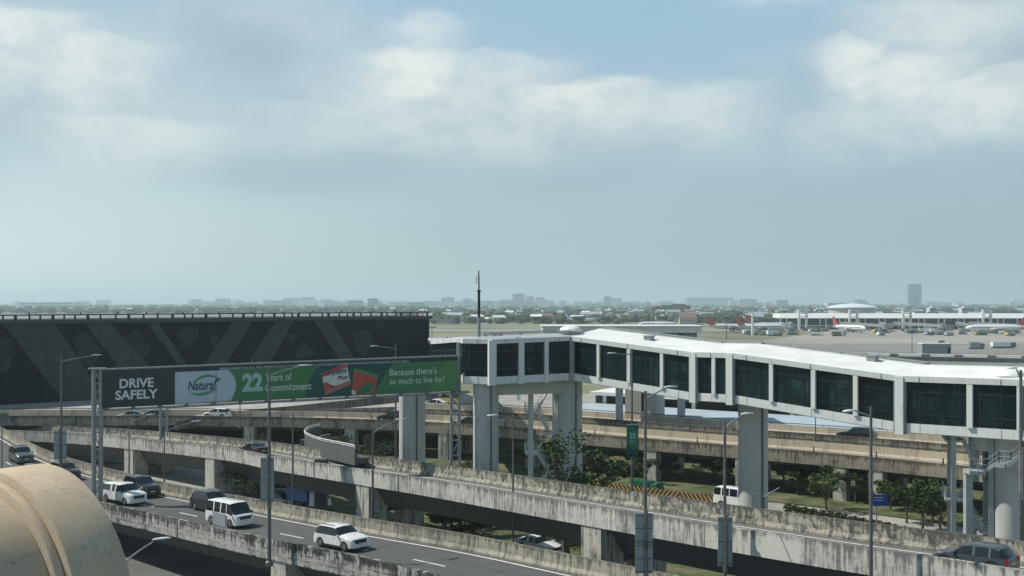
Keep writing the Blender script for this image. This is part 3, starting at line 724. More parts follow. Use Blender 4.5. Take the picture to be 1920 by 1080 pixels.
for pts in ([(330,628),(352,650),(372,628),(372,616),(345,612)],[(392,640),(405,625),(420,645),(405,662)],[(535,627),(547,645),(560,627)],[(555,655),(570,640),(590,660),(575,672),(556,672)],
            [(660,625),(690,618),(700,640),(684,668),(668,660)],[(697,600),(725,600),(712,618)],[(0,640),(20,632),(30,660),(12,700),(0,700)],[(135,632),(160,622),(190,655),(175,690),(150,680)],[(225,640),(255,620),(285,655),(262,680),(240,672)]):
    facade_poly(pts, 'green_refl', 'painted_reflection', .04)  # reflections in the facade, drawn as thin green patches
# catwalk along the roof edge: posts, rails, gaps
cw = MB(); u = X0
k = 0
while u < LB:
    MB().box((u, .1, ZT+1.08), (.28 if k % 3 else .5, .25, .78)).build('catwalk_post', M['mullion'], tb); k += 1; u += 1.35+rr.random()*1.6

MB().box(((X0+LB)/2, .1, ZT+1.55), (LB-X0+.6, .5, .22)).build('catwalk_rail', M['mullion'], tb)
mb = MB()
for u in range(-80, int(LB), 7): mb.box((u+rr.random()*3, .5, ZT+1.78), (.25, .25, .35))
mb.build('roof_light', M['mullion'], tb)
mb = MB()
for px in (76, 95): 
    q = uB(px); mb.box((q, .5, 2.2), (1.2, 1.2, 2.6))
mb.build('column', M['white'], tb)
# ================================================================== billboard gantry
bA = Vector((-37.54,97.5,0)); bB = Vector((-5.2,103.6,0)); bu = (bB-bA).normalized(); bL = (bB-bA).length
bh = math.atan2(bu.y, bu.x)
def uS(px): k = (px-960)/FP; return (k*bA.y-bA.x)/(bu.x-k*bu.y)
def vS(px, py): u = uS(px); return CZ-(py-HY)*(bA.y+bu.y*u)/FP
bb = thing('billboard', 'long gantry billboard over the road, black DRIVE SAFELY panel then white and green advert', 'billboard', tuple(bA), bh)
S0, S1 = uS(190), uS(859); zb0, zt0 = vS(190,766), vS(190,694); zb1, zt1 = vS(859,733), vS(859,668)
def SV(px, f):                   # panel-local point: column px, height fraction f
    u = uS(px); g = (u-S0)/(S1-S0); return u, lerp(lerp(zb0, zb1, g), lerp(zt0, zt1, g), f)
def spoly(pts, m, y, name='panel', th=.01):
    q = [SV(x, f) for x, f in pts]
    return MB().poly([(u, y, z) for u, z in q], (0, th, 0)).build(name, m, bb)
def flat(name, col, rough=.5): return mat(name, col, rough, var=.05, scale=.5)
K = dict(black=flat('sign_black',(.022,.030,.032)), pale=flat('sign_pale_blue',(.46,.52,.58)), green=flat('sign_green',(.050,.19,.062)), leaf=flat('sign_light_green',(.085,.235,.075)),
         teal=flat('sign_teal',(.006,.075,.062)), dteal=flat('sign_dark_teal',(.012,.055,.055)), navy=flat('sign_navy',(.012,.035,.05)), red=flat('sign_red',(.46,.075,.055)), lred=flat('box_lid',(.38,.16,.12)),
         cream=flat('sign_cream',(.62,.60,.55)), txt=flat('sign_lettering',(.62,.68,.66)), mint=flat('sign_mint',(.36,.52,.47)), dk=flat('sign_dark_letters',(.01,.07,.085)), fruit=flat('sign_gourd_green',(.02,.16,.06)), ltxt=flat('pale_green_letters',(.50,.63,.52)))
spoly([(190,0),(859,0),(859,1),(190,1)], M['galv'], .08, 'panel_frame', .3)
spoly([(191,.01),(328,.01),(328,.99),(191,.99)], K['black'], .06, 'sign_face', .015)
spoly([(328,.01),(858,.01),(858,.99),(328,.99)], K['black'], .06, 'sign_face', .015)
TOPF = .82
curve = [(432,.03),(437,.16),(441.5,.32),(442.5,.45),(441,.6),(437,.72),(429,.86)]
spoly([(328,.02)]+curve+[(428,.87),(328,.87)], K['pale'], .05, 'printed_area')
spoly([(430,.02)]+[(600,.02),(600,.87),(428,.87)], K['green'], .055, 'printed_area')
spoly([(573,.02),(575,.25),(580,.5),(590,.75),(600,.88),(740,.88),(725,.6),(700,.02)], K['teal'], .05, 'printed_area')
spoly([(600,.80),(720,.80),(740,.93),(605,.93)], K['dteal'], .047, 'printed_area')
spoly([(700,.02),(712,.3),(724,.6),(737,.88),(857,.88),(857,.02)], K['green'], .046, 'printed_area')
spoly([(798,.02),(838,.88),(857,.88),(857,.02)], K['leaf'], .044, 'printed_area')
# pack on the poster
spoly([(603,.68),(650,.93),(657,.35),(610,.08)], K['cream'], .042, 'printed_area')
spoly([(603,.68),(650,.93),(651,.82),(604,.56)], K['red'], .04, 'printed_area')
spoly([(608.6,.20),(655,.44),(657,.33),(610,.06)], K['lred'], .04, 'printed_area')
spoly([(606,.40),(613,.43),(622,.33),(634,.29),(608.5,.17)], K['red'], .039, 'printed_area')
spoly([(614,.34),(628,.30),(634,.27),(622,.27)], K['dk'], .037, 'printed_area')
spoly([(664,.78),(711,.56),(708,.48),(664,.70)], K['leaf'], .042, 'printed_area')
spoly([(663,.70),(709,.48),(702,.03),(660,.03)], K['red'], .041, 'printed_area')
spoly([(668,.06),(674,.22),(684,.32),(700,.36),(704,.40),(700,.18),(692,.06)], K['fruit'], .039, 'printed_area')
spoly([(690,.06),(703,.36),(700,.16),(695,.06)], K['leaf'], .038, 'printed_area')
spoly([(660,.03),(659,.16),(664,.17),(668,.05)], K['cream'], .038, 'printed_area')
def text(body, px0, px1, f0, f1, m, bold=0, slant=0, y=.03, rot=0, name='lettering', fit=True):
    cu = bpy.data.curves.new(name, 'FONT'); cu.body = body; cu.size = 1; cu.extrude = 0; cu.offset = bold; cu.resolution_u = 3; cu.shear = slant
    tmp = bpy.data.objects.new('tmp', cu); scene.collection.objects.link(tmp)
    dg = bpy.context.evaluated_depsgraph_get(); me = bpy.data.meshes.new_from_object(tmp.evaluated_get(dg)); bpy.data.objects.remove(tmp)
    xs = [v.co.x for v in me.vertices]; ys = [v.co.y for v in me.vertices]
    x0, x1, y0, y1 = min(xs), max(xs), min(ys), max(ys)
    ua, za = SV(px0, f0); ub, zb = SV(px1, f1)
    za2 = SV(px1, f0)[1]
    for v in me.vertices:
        fx = (v.co.x-x0)/(x1-x0); fy = (v.co.y-y0)/(y1-y0)
        v.co = (lerp(ua, ub, fx), y, lerp(za, za+(zb-za2), fy)+(za2-za)*fx+rot*(ub-ua)*fx)
    me.materials.append(m); me.name = name
    o = bpy.data.objects.new(name, me); scene.collection.objects.link(o); o.parent = bb
    md = None
    return o
text('DRIVE', 224, 288, .50, .75, K['txt'], .03, y=.04)
text('SAFELY', 216, 296, .20, .45, K['txt'], .03, y=.04)
text('Natural', 352, 405, .36, .62, K['dk'], .018, .25)
def ring(c, rx, rf, a0, a1, w, m, tilt=0, y=.036, n=18):
    mb = MB(); b = 0
    for i in range(n+1):
        an = a0+(a1-a0)*i/n; ww = w*math.sin(math.pi*(i+.6)/(n+1.2))+.15*w
        for s in (0, 1):
            px = c[0]+(rx-s*ww)*math.cos(an); f = c[1]+(rf-s*ww*.016)*math.sin(an)+tilt*math.cos(an); u, z = SV(px, f); mb.v.append((u, y, z))
    for i in range(n): mb.face((2*i, 2*i+2, 2*i+3, 2*i+1))
    return mb.build('leaf_outline', m, bb)
lg = flat('sign_logo_green', (.06,.27,.14))
ring((386,.52), 24, .25, R(20), R(175), 4, lg, .03); ring((383,.42), 26, .20, R(185), R(345), 4.5, lg, .06)
spoly([(401,.52),(407,.70),(414,.62),(409,.69),(404,.54)], lg, .035, 'leaf_outline')
text('22', 454, 493, .26, .76, K['mint'], .05, y=.035)
spoly([(477,.30),(482,.30),(489,.44),(487,.50)], K['green'], .033, 'printed_area') if False else None
text('Years of', 497, 547, .52, .73, K['ltxt'], .012); text('Commitment', 497, 584, .24, .44, K['ltxt'], .02)
text('Ampalaya', 608, 650, .545, .74, K['dk'], .03, y=.033, rot=.13); text('Plus', 634, 652, .46, .58, K['dk'], .03, y=.033, rot=.12)
text("Because there's", 731, 819, .52, .72, K['ltxt'], .01, y=.035); text('so much to live for!', 731, 833, .27, .46, K['ltxt'], .01, y=.035)
text('MAHALAGANG PAALALA: ANG AMPALAYA PLUS AY HINDI GAMOT AT HINDI DAPAT GAMITING PANGGAMOT SA ANUMANG URI NG SAKIT.', 412, 768, .88, .945, K['txt'], 0, y=.035)
spoly([(787,.812),(845,.812),(845,.826),(787,.826)], K['leaf'], .035, 'fine_print')
mb = MB()
for px in (405,): 
    u, z = SV(px, .5); mb.box((u, .04, z), (.035, .02, 3.4))
mb.build('panel_seam', M['mullion'], bb)
# frame pipes and the walkway brackets
mb = MB(); q0, q1 = SV(176, 1.02), SV(866, 1.02); mb.tube([(q0[0], .1, q0[1]), (q1[0], .1, q1[1])], .09, 6)
q0, q1 = SV(172, -.045), SV(880, -.045); mb.tube([(q0[0]+.5, -.25, q0[1]), (q1[0], -.25, q1[1])], .09, 6); mb.tube([(q0[0]+.5, .45, q0[1]), (q1[0], .45, q1[1])], .11, 6)
mb.build('frame_pipe', M['galv'], bb)
mb = MB()
for i in range(14):
    px = 196+i*50; u, z = SV(px, -.02); mb.box((u, 0, z-.05), (.12, .9, .12)); mb.box((u+.25, -.3, z+.08), (.3, .18, .16))
mb.build('bracket', M['lampgrey'], bb)
def lattice(u, y, w, zt, r_=.2):
    """two tubular legs tied by a ladder of bars"""
    for s in (-1, 1):
        MB().tube([(u+s*w/2, y, 0), (u+s*w/2, y, zt)], r_, 10).build('leg', M['galv'], bb, smooth=True)
    mb = MB(); z = 1; f = 1
    while z < zt-1.2:
        mb.beam((u-w/2, y, z), (u+w/2, y, z), .12); mb.beam((u-f*w/2, y, z), (u+f*w/2, y, z+1.5), .09); f = -f; z += 1.5
    mb.build('bracing', M['galv'], bb)
u_ = uS(181); lattice(u_+.0, .35, .62, vS(181, 692)); 
MB().box((u_, .35, vS(181,692)+.03), (1.5, .9, .1)).build('cap_plate', M['galv'], bb)
u_ = uS(855); lattice(u_, .55, .8, vS(858,668)-.2, .16)
for b_ in [o for o in bb.children if o.name.startswith('leg')][-1:]: pass
q = PD(307, 763, 142); tq = thing('sign_tower', 'pale two legged steel tower standing behind the middle flyover below the billboard', 'tower', (q.x, 142, 0), 0)
for s in (-.42, .42): MB().tube([(s,0,0),(s,0,q.z)], .2, 8).build('leg', M['galv'], tq, smooth=True)
mb = MB()
for k in range(8): mb.beam((-.42,0,1+k*.9), (.42,0,1+k*.9), .1)
mb.build('bracing', M['galv'], tq)
# ================================================================== lamp posts
def lamp(label, px, ybase, Y, ytop, head, z0=None, panel=None, group='street lamps along the flyovers', r0=.13, banner=None, name='street_lamp', arm_side=None, head_ang=.12):
    """pole at column px, depth Y; head = photo column and row of the lantern"""
    x = (px-960)/FP*Y; zt = CZ-(ytop-HY)*Y/FP; zb = z0 if z0 is not None else CZ-(ybase-HY)*Y/FP
    r = thing(name, label, 'street lamp', (x, Y, zb), 0, group); H = zt-zb
    MB().tube([(0,0,0),(0,0,H*.5),(0,0,H)], [r0, r0*.82, r0*.6], 10).build('pole', M['lampgrey'], r, smooth=True)
    MB().lathe((0,0,0), [(r0*1.9,0),(r0*1.9,.25),(r0*1.2,.35)], 10).build('base', M['lampgrey'], r)
    if head:
        hx = (head[0]-px)/FP*Y; hz = -(head[1]-ytop)*Y/FP; s = 1 if hx > 0 else -1
        dx, dy = hx, abs(hx)*.75*s*1.0
        za = H-.55
        pts = [(dx*f, dy*f, za+(H+hz-za)*(f**.75)) for f in (0,.2,.45,.7,.88)]
        MB().tube(pts, [.055,.05,.045,.04,.04], 6).build('arm', M['galv'], r, smooth=True)
        mb = MB(); d = Vector((dx, dy, 0)).normalized(); n = Vector((-d.y, d.x, 0)); c = Vector((dx*.86, dy*.86, H+hz-.0))
        prof = ((0,.07,.05),(.2,.14,.07),(.55,.17,.08),(.9,.13,.05),(1.0,.05,.02)); b = 0
        for l, w, h in prof:
            q = c+d*l*1.05; mb.v += [tuple(q-n*w), tuple(q+n*w), tuple(q+n*w*.7+Vector((0,0,h))), tuple(q-n*w*.7+Vector((0,0,h)))]
        for i in range(len(prof)-1):
            for j in range(4): j2 = (j+1) % 4; mb.face((4*i+j, 4*i+j2, 4*i+4+j2, 4*i+4+j))
        mb.face((3,2,1,0)); k_ = 4*(len(prof)-1); mb.face((k_, k_+1, k_+2, k_+3))
        mb.build('lantern', M['white'], r)
    if panel:
        for (x0, y0, x1, y1, typ) in panel:
            a = Vector(((x0-px)/FP*Y, 0, CZ-(y1-HY)*Y/FP-zb)); b = Vector(((x1-px)/FP*Y, 0, CZ-(y0-HY)*Y/FP-zb)); c = (a+b)/2; w, h = b.x-a.x, b.z-a.z
            pn = MB().box((c.x, -.2 if typ != 'behind' else .2, c.z), (w, .06, h)).build('sign_panel', M['panel'], r)
            MB().box((c.x, -.235, c.z), (.1, .01, h)).build('seam', M['galv'], pn)
            for zz in (.06, .5, .94): MB().box((c.x, -.24, a.z+h*zz), (w*1.02, .05, .06)).build('bracket', M['lampgrey'], pn)
            if typ == 'mid': 
                MB().tube([(0,-.3,a.z-.3),(0,-.3,b.z+.2)], r0*.8, 8).build('panel_post', M['lampgrey'], r)
    return r
# heights of the road under each lamp come from the flyover they stand beside
lamp('lamp post left of the billboard legs with a tall pale sign panel', 115, 0, 106, 668, (166,668), z0=0, panel=[(103,807,126,861,'mid')])
lamp('tall lamp post before the green billboard with a blank two panel board on it', 505, 0, 73.2, 690, (560,688), z0=3.9, panel=[(490,857,515,940,'mid')], r0=.14)
lamp('lamp post whose lantern shows above the billboard near the dark terminal corner', 742, 0, 117, 645, (708,648), z0=0)
lamp('thin dark lamp post just right of the white van row, behind the green billboard foot', 549, 0, 104, 776, (519,770), z0=0, r0=.11)
lamp('lamp post by the middle flyover pier with a small blank panel low on it', 699, 0, 93.5, 801, (744,790), z0=0, panel=[(702,941,713,962,'mid')], r0=.12)
lamp('short lamp post left of two similar ones, standing between the flyovers at the left', 242, 0, 128, 786, (272,780), z0=0, r0=.1)
lamp('short lamp post between the flyovers with its arm to the right above the black car', 308, 0, 119, 801, (356,794), z0=0, r0=.1)
lamp('thin lamp post whose arm points left in front of the white column', 962, 0, 82.6, 772, (930,776), z0=0, r0=.1)
bl_ = lamp('lamp post carrying a green vertical banner, arm to the left over the bridge glass', 1185, 0, 97, 654, (1148,661), z0=0, r0=.12)
lamp('tall lamp post with two stacked blank panels near the bottom middle, arm to the right', 1210, 0, 61.5, 733, (1257,729), z0=4.1, panel=[(1190,961,1223,1017,'mid'),(1190,1018,1223,1073,'mid')], r0=.13)
lamp('lamp post in front of the white round column with a tall blank panel', 1359, 0, 62.5, 787, (1402,780), z0=0, panel=[(1345,968,1372,1060,'mid')], r0=.13)
lamp('tall dark lamp post near the right stair tower with its arm to the left', 1633, 0, 54.8, 762, (1590,767), z0=5, r0=.11)
lr_ = lamp('lamp post at the right edge of the picture carrying a dark sign panel', 1914, 0, 58, 694, (1900,690), z0=0, panel=[(1909,845,1940,925,'mid')], r0=.13)
lamp('low lamp post with its lantern just above the curved roof edge at lower left', 232, 0, 60, 1040, (282,1020), z0=0, r0=.1)
lamp('small plain lamp post on the far viaduct under the bridge glass', 1529, 0, 128, 783, None, z0=4.4, r0=.09)
lamp('thin lamp post standing on the ramp seen under the white panel of the billboard', 450, 0, 150, 748, None, z0=4.2, r0=.1)
# double-armed lamp behind the barrier near the big column
x_ = (1433-960)/FP*84; r = thing('street_lamp', 'small lamp post with two opposite arms at the foot of the big column', 'street lamp', (x_, 84, 0), 0, 'street lamps along the flyovers')
H = CZ-(932-HY)*84/FP; MB().tube([(0,0,0),(0,0,H)], .07, 8).build('pole', M['lampgrey'], r)
MB().tube([(0,0,H),(-.5,0,H+.25),(-1.4,0,H+.3)], .045, 6).build('arm', M['galv'], r); MB().tube([(0,0,H),(.5,0,H+.35),(1.2,0,H+.75)], .045, 6).build('arm', M['galv'], r)
# banner hung on the lamp post
Y = 96.6; a = PD(1175, 858, Y); b = PD(1197, 795, Y); bn = thing('banner', 'green vertical banner with a pale number 22 hanging on a lamp post', 'banner', (a.x, a.y, a.z)); w, h = b.x-a.x, b.z-a.z
MB().box((w/2, 0, h/2), (w, .05, h)).build('cloth', K['teal'], bn)
MB().poly([(.02,-.035,h*.98),(w*.3,-.035,h*.97),(w*.75,-.035,h*.86),(w-.02,-.035,h*.75),(w-.02,-.035,h*.3),(w*.6,-.035,h*.2),(.02,-.035,h*.45)], (0,.008,0)).build('printed_area', flat('banner_green', (.02,.17,.09)), bn)
MB().box((w/2, -.035, h*.07), (w*.94, .01, h*.1)).build('footer', K['navy'], bn)
MB().box((w/2, -.035, h*.985), (w*.98, .01, h*.03)).build('header', K['pale'], bn)
def ptext(body, parent, x0, x1, z0, z1, y, m, bold=0):
    cu = bpy.data.curves.new('t', 'FONT'); cu.body = body; cu.size = 1; cu.offset = bold; cu.resolution_u = 3
    tmp = bpy.data.objects.new('tmp', cu); scene.collection.objects.link(tmp)
    dg = bpy.context.evaluated_depsgraph_get(); me = bpy.data.meshes.new_from_object(tmp.evaluated_get(dg)); bpy.data.objects.remove(tmp)
    xs = [v.co.x for v in me.vertices]; ys = [v.co.y for v in me.vertices]
    for v in me.vertices: v.co = (lerp(x0, x1, (v.co.x-min(xs))/(max(xs)-min(xs))), y, lerp(z0, z1, (v.co.y-min(ys))/(max(ys)-min(ys))))
    me.materials.append(m); me.name = 'lettering'; o = bpy.data.objects.new('lettering', me); scene.collection.objects.link(o); o.parent = parent
ptext('22', bn, w*.25, w*.78, h*.58, h*.74, -.045, K['mint'], .04); ptext('Years of', bn, w*.25, w*.75, h*.49, h*.54, -.045, K['mint']); ptext('Commitment', bn, w*.15, w*.85, h*.42, h*.47, -.045, K['mint'])
# dark face of the sign at the right edge
sp_ = [o for o in lr_.children if o.name.startswith('sign_panel')][0]
q = PD(1910, 925, 58)-lr_.location
MB().box((q.x+.9, -.26, q.z+1.55), (1.5, .02, 1.2)).build('sign_face', K['black'], sp_); MB().box((q.x+.9, -.26, q.z+.35), (1.5, .02, .6)).build('sign_face', K['black'], sp_)
MB().box((q.x+.55, -.275, q.z+1.5), (.16, .01, .5)).build('symbol', K['pale'], sp_)
# ================================================================== stair towers
def stair_tower(label, x, y, h, w, d, z0, z1, fl, m, rails=True, colw=.34):
    r = thing('stair_tower', label, 'stair tower', (x, y, 0), h)
    for sx in (-w/2, w/2):
        for sy in (-d/2, d/2):
            MB().box((sx, sy, (z0+z1)/2), (colw, colw, z1-z0)).build('column', M[m], r)
    n = fl; hz_ = (z1-z0-.6)/n
    for i in range(n):
        za, zb = z0+.2+i*hz_, z0+.2+(i+1)*hz_
        s = -1 if i % 2 else 1; y0 = -d/4 if i % 2 == 0 else d/4
        xa, xb = s*(w/2-.7), -s*(w/2-.7); mb = MB()
        for yy in (y0-d*.2, y0+d*.2): mb.beam((xa, yy, za), (xb, yy, zb), .06, .2 if i % 2 == 0 else .11)
        k = int(hz_/.19)
        for j in range(k): f = (j+.5)/k; mb.box((lerp(xa, xb, f), y0, lerp(za, zb, f)+.08), (.27, d*.4, .05))
        mb.build('flight', M[m], r)
        lb = MB().box((-s*(w/2-.1), 0, zb), (1.3, d, .16)).build('landing', M[m], r)
        mb = MB()
        for yy in (y0-d*.21,):
            for hh in ((.35,.65,1.0) if i % 2 == 0 else (1.0,)): mb.beam((xa, yy, za+hh), (xb, yy, zb+hh), .045)
            for j in range(11 if i % 2 == 0 else 3): f = j/(10 if i % 2 == 0 else 2); mb.beam((lerp(xa, xb, f), yy, lerp(za, zb, f)), (lerp(xa, xb, f), yy, lerp(za, zb, f)+1), .045)
        xo = -s*(w/2+.55)
        for hh in (.25,.5,.75,1.0):
            mb.beam((xo, -d/2, zb+hh), (xo, d/2, zb+hh), .045); mb.beam((xo, -d/2, zb+hh), (-s*(w/2-.7), -d/2, zb+hh), .045)
        for yy in (-d/2, 0, d/2): mb.beam((xo, yy, zb), (xo, yy, zb+1), .045)
        mb.beam((-s*w/2, -d/2, zb), (-s*w/2, -d/2, zb+1), .045)
        mb.build('railing', M[m], r)
    return r
stair_tower('white open steel stair tower between two round columns of the footbridge', (1018-960)/FP*109, 109.5, .05, 2.5, 2.4, 0, 13.2, 6, 'stair', colw=.36)
stair_tower('grey steel stair tower with zigzag flights beside the big column at the right edge', (1806-960)/FP*82+.3, 81.5, -.3, 2.6, 3.0, 0, 11.9, 5, 'stair_grey', colw=.36)
# upper walkway from the right stair to the column
wk = thing('walkway', 'grey railed stepped walkway rising from the stair tower to the column top at right', 'walkway')
pts = [PD(1812,884,78), PD(1843,886,78), PD(1866,870,77.5), PD(1888,872,77), PD(1920,848,76.5)]
mb = MB(); rl = MB()
for a, b in zip(pts, pts[1:]):
    mb.beam(a, b, 1.2, .28)
    for hh in (.35,.65,1.05): rl.beam(a+Vector((0,-.6,hh)), b+Vector((0,-.6,hh)), .05)
    for f in (0,.5,1): q = a.lerp(b, f); rl.beam(q+Vector((0,-.6,0)), q+Vector((0,-.6,1.05)), .05)
mb.build('steps', M['stair_grey'], wk); rl.build('railing', M['stair_grey'], wk)
for px in (1815, 1850):
    q = PD(px, 886, 78.6); MB().box((q.x, q.y, q.z/2+ (0)), (.5, .5, q.z)).build('column', M['stair_grey'], wk) if px == 1815 else None
for i, px in enumerate((1826,1846,1856,1868)):
    q = PD(px, 818, 81); MB().box((q.x, q.y, q.z-1.6), (.55 if i != 1 else .12, .5, 3.6)).build('hanger', M['stair_grey'], wk)
# ================================================================== vaulted roof of the photographer's building, lower left
vc = PD(-7.5, 1167.9, 14.0); ax = Vector((math.cos(.9328), math.sin(.9328), 0)); h = math.atan2(ax.y, ax.x)
vt = thing('vaulted_roof', 'cracked cream concrete barrel vault with a raised rim in the lower left foreground', 'roof', tuple(vc), h)
def vault_mat():
    m = bpy.data.materials.new('cracked_render'); m.use_nodes = True; t = NT(m.node_tree)
    o = t.n('ShaderNodeOutputMaterial'); p = t.n('ShaderNodeBsdfPrincipled'); t.l(p.outputs[0], o.inputs[0])
    c = t.n('ShaderNodeTexCoord').outputs['Object']
    big = t.noise(c, 1.6, 6, .6); fine = t.noise(c, 26, 8, .8); blot = t.noise(c, 3.2, 8, .72, mapping=(1,1,1))
    wob = t.n('ShaderNodeVectorMath', operation='MULTIPLY_ADD'); nn = t.n('ShaderNodeTexNoise'); nn.inputs['Scale'].default_value = 5; nn.inputs['Detail'].default_value = 5; t.l(c, nn.inputs['Vector'])
    t.l(nn.outputs['Color'], wob.inputs[0]); wob.inputs[1].default_value = (.4,.4,.4); t.l(c, wob.inputs[2])
    vo = t.n('ShaderNodeTexVoronoi', feature='DISTANCE_TO_EDGE'); vo.inputs['Scale'].default_value = 2.4; t.l(wob.outputs[0], vo.inputs['Vector'])
    cr = t.m('MULTIPLY', t.ramp(vo.outputs['Distance'], .0, .011, 1, 0), t.ramp(big, .38, .55))
    vo2 = t.n('ShaderNodeTexVoronoi', feature='DISTANCE_TO_EDGE'); vo2.inputs['Scale'].default_value = 8.0; t.l(wob.outputs[0], vo2.inputs['Vector'])
    cr2 = t.m('MULTIPLY', t.ramp(vo2.outputs['Distance'], .0, .02, .6, 0), t.ramp(blot, .5, .6))
    col = t.mix(t.ramp(big, .3, .7), (.50,.385,.26), (.62,.50,.35)); col = t.mix(t.m('MULTIPLY', t.ramp(blot, .45, .7), .35), col, (.36,.33,.28))
    col = t.mix(t.m('MULTIPLY', t.ramp(fine, .35, .7), .4), col, (.30,.255,.19)); col = t.mix(t.m('MULTIPLY', t.m('MAXIMUM', cr, cr2), .7), col, (.19,.16,.125))
    st = t.n('ShaderNodeAttribute', attribute_name='inner'); s2 = t.m('MULTIPLY', t.ramp(t.noise(c, 9, 8, .75), .60, .63), t.ramp(t.noise(c, 2.2, 3, .5), .5, .6))
    s2 = t.m('MULTIPLY', s2, st.outputs['Fac'])
    col = t.mix(t.m('MULTIPLY', s2, .9), col, (.05,.04,.03))
    t.put(p.inputs['Base Color'], col); p.inputs['Roughness'].default_value = .9
    b = t.n('ShaderNodeBump'); b.inputs['Strength'].default_value = .3; b.inputs['Distance'].default_value = .01; t.l(t.m('SUBTRACT', fine, t.m('MULTIPLY', cr, 1.5)), b.inputs['Height']); t.l(b.outputs[0], p.inputs['Normal'])
    return m
VM = vault_mat()
def vault(r0, r1, x0, x1, name, bev=.03, inner=0, seg=96):
    mb = MB(); prof = [(x0, r0), (x0, r1-bev), (x0+bev*.3, r1-bev*.3), (x0+bev, r1), (x1-bev, r1), (x1-bev*.3, r1-bev*.3), (x1, r1-bev), (x1, r0)]; m = len(prof)
    for i in range(seg+1):
        an = math.pi*i/seg
        for x, r in prof: mb.v.append((x, -r*math.cos(an), r*math.sin(an)))
    for i in range(seg):
        for j in range(m-1): mb.face((i*m+j, i*m+j+1, (i+1)*m+j+1, (i+1)*m+j))
    o = mb.build(name, VM, vt, smooth=True)
    o['inner'] = float(inner)
    at = o.data.attributes.new('inner', 'FLOAT', 'POINT'); at.data.foreach_set('value', [float(inner)]*len(o.data.vertices)); del o['inner']
    return o
RO, RL = 1.993, .774
vault(RO-.4, RO, 0, RL, 'raised_rim', .035)
vault(RO-.55, RO-.12, -.13, -.002, 'step', .03)
vault(RO-.7, RO-.24, -7, -.132, 'vault', .02, 1)
MB().box((-3.2, 0, -vc.z/2-.01), (7.9, 2*RO-.05, vc.z-.02)).build('wall', VM, vt)
MB().poly([(RL-.05, -(RO-.38)*math.cos(math.pi*i/40), (RO-.38)*math.sin(math.pi*i/40)) for i in range(41)], (-.2,0,0)).build('end_wall', VM, vt)
# ================================================================== vehicles
def paint(name, col, metal=0): return mat(name, col, .28, metal=metal, spec=.5, var=.03, coat=.6)
CP = dict(white=paint('white_paint', (.75,.76,.75)), black=paint('black_paint', (.008,.009,.010)), grey=paint('grey_paint', (.075,.085,.09), .4), dgreen=paint('dark_grey_paint', (.022,.027,.028), .3),
          silver=paint('silver_paint', (.36,.38,.40), .5), slate=paint('slate_paint', (.10,.12,.13), .4), blue=paint('blue_paint', (.02,.11,.33)), green=paint('green_paint', (.02,.16,.09)), yellow=paint('yellow_paint', (.5,.38,.05)))
M['cglass'] = mat('car_glass', (.010,.014,.018), .06, spec=.5, var=.1)
M['lens'] = mat('headlight_lens', (.55,.57,.58), .15, spec=.6, var=.1); M['tail'] = mat('tail_light', (.30,.012,.015), .25, var=.1)
M['hl_dark'] = mat('smoked_headlight', (.05,.06,.065), .1, spec=.7, var=.3)
M['rim'] = mat('alloy_rim', (.42,.43,.44), .35, metal=.6, var=.1); M['trim'] = mat('black_trim', (.02,.022,.023), .6, var=.1); M['plate'] = mat('number_plate', (.55,.56,.55), .5, var=.02)
KT = dict(
 suv=[(0,.50),(.012,.60),(.05,.72),(.10,.93),(.16,.985),(.25,1),(.50,.99),(.56,.955),(.70,.69),(.74,.655),(.9,.60),(.97,.53),(.995,.42),(1,.30)],
 van=[(0,.42),(.006,.62),(.02,.90),(.06,.985),(.12,1),(.72,1),(.78,.97),(.90,.62),(.93,.57),(.97,.5),(.995,.4),(1,.25)],
 sedan=[(0,.46),(.01,.60),(.04,.68),(.16,.72),(.30,.95),(.38,1),(.50,.99),(.55,.95),(.68,.70),(.72,.66),(.92,.56),(.98,.48),(1,.30)],
 pickup=[(0,.45),(.01,.62),(.03,.88),(.06,.93),(.33,.95),(.36,.985),(.55,1),(.60,.96),(.71,.70),(.75,.66),(.93,.61),(.98,.55),(.997,.42),(1,.28)],
 hatch=[(0,.46),(.012,.62),(.04,.78),(.10,.94),(.18,.99),(.3,1),(.48,.99),(.54,.94),(.72,.66),(.76,.62),(.93,.52),(.985,.44),(1,.28)],
 truck=[(0,.30),(.01,.34),(.62,.34),(.64,.95),(.68,1),(.90,1),(.95,.9),(.985,.55),(.995,.4),(1,.2)])
def itp(tab, x):
    for (a, ya), (b, yb) in zip(tab, tab[1:]):
        if a <= x <= b: return lerp(ya, yb, (x-a)/(b-a))
    return tab[-1][1]
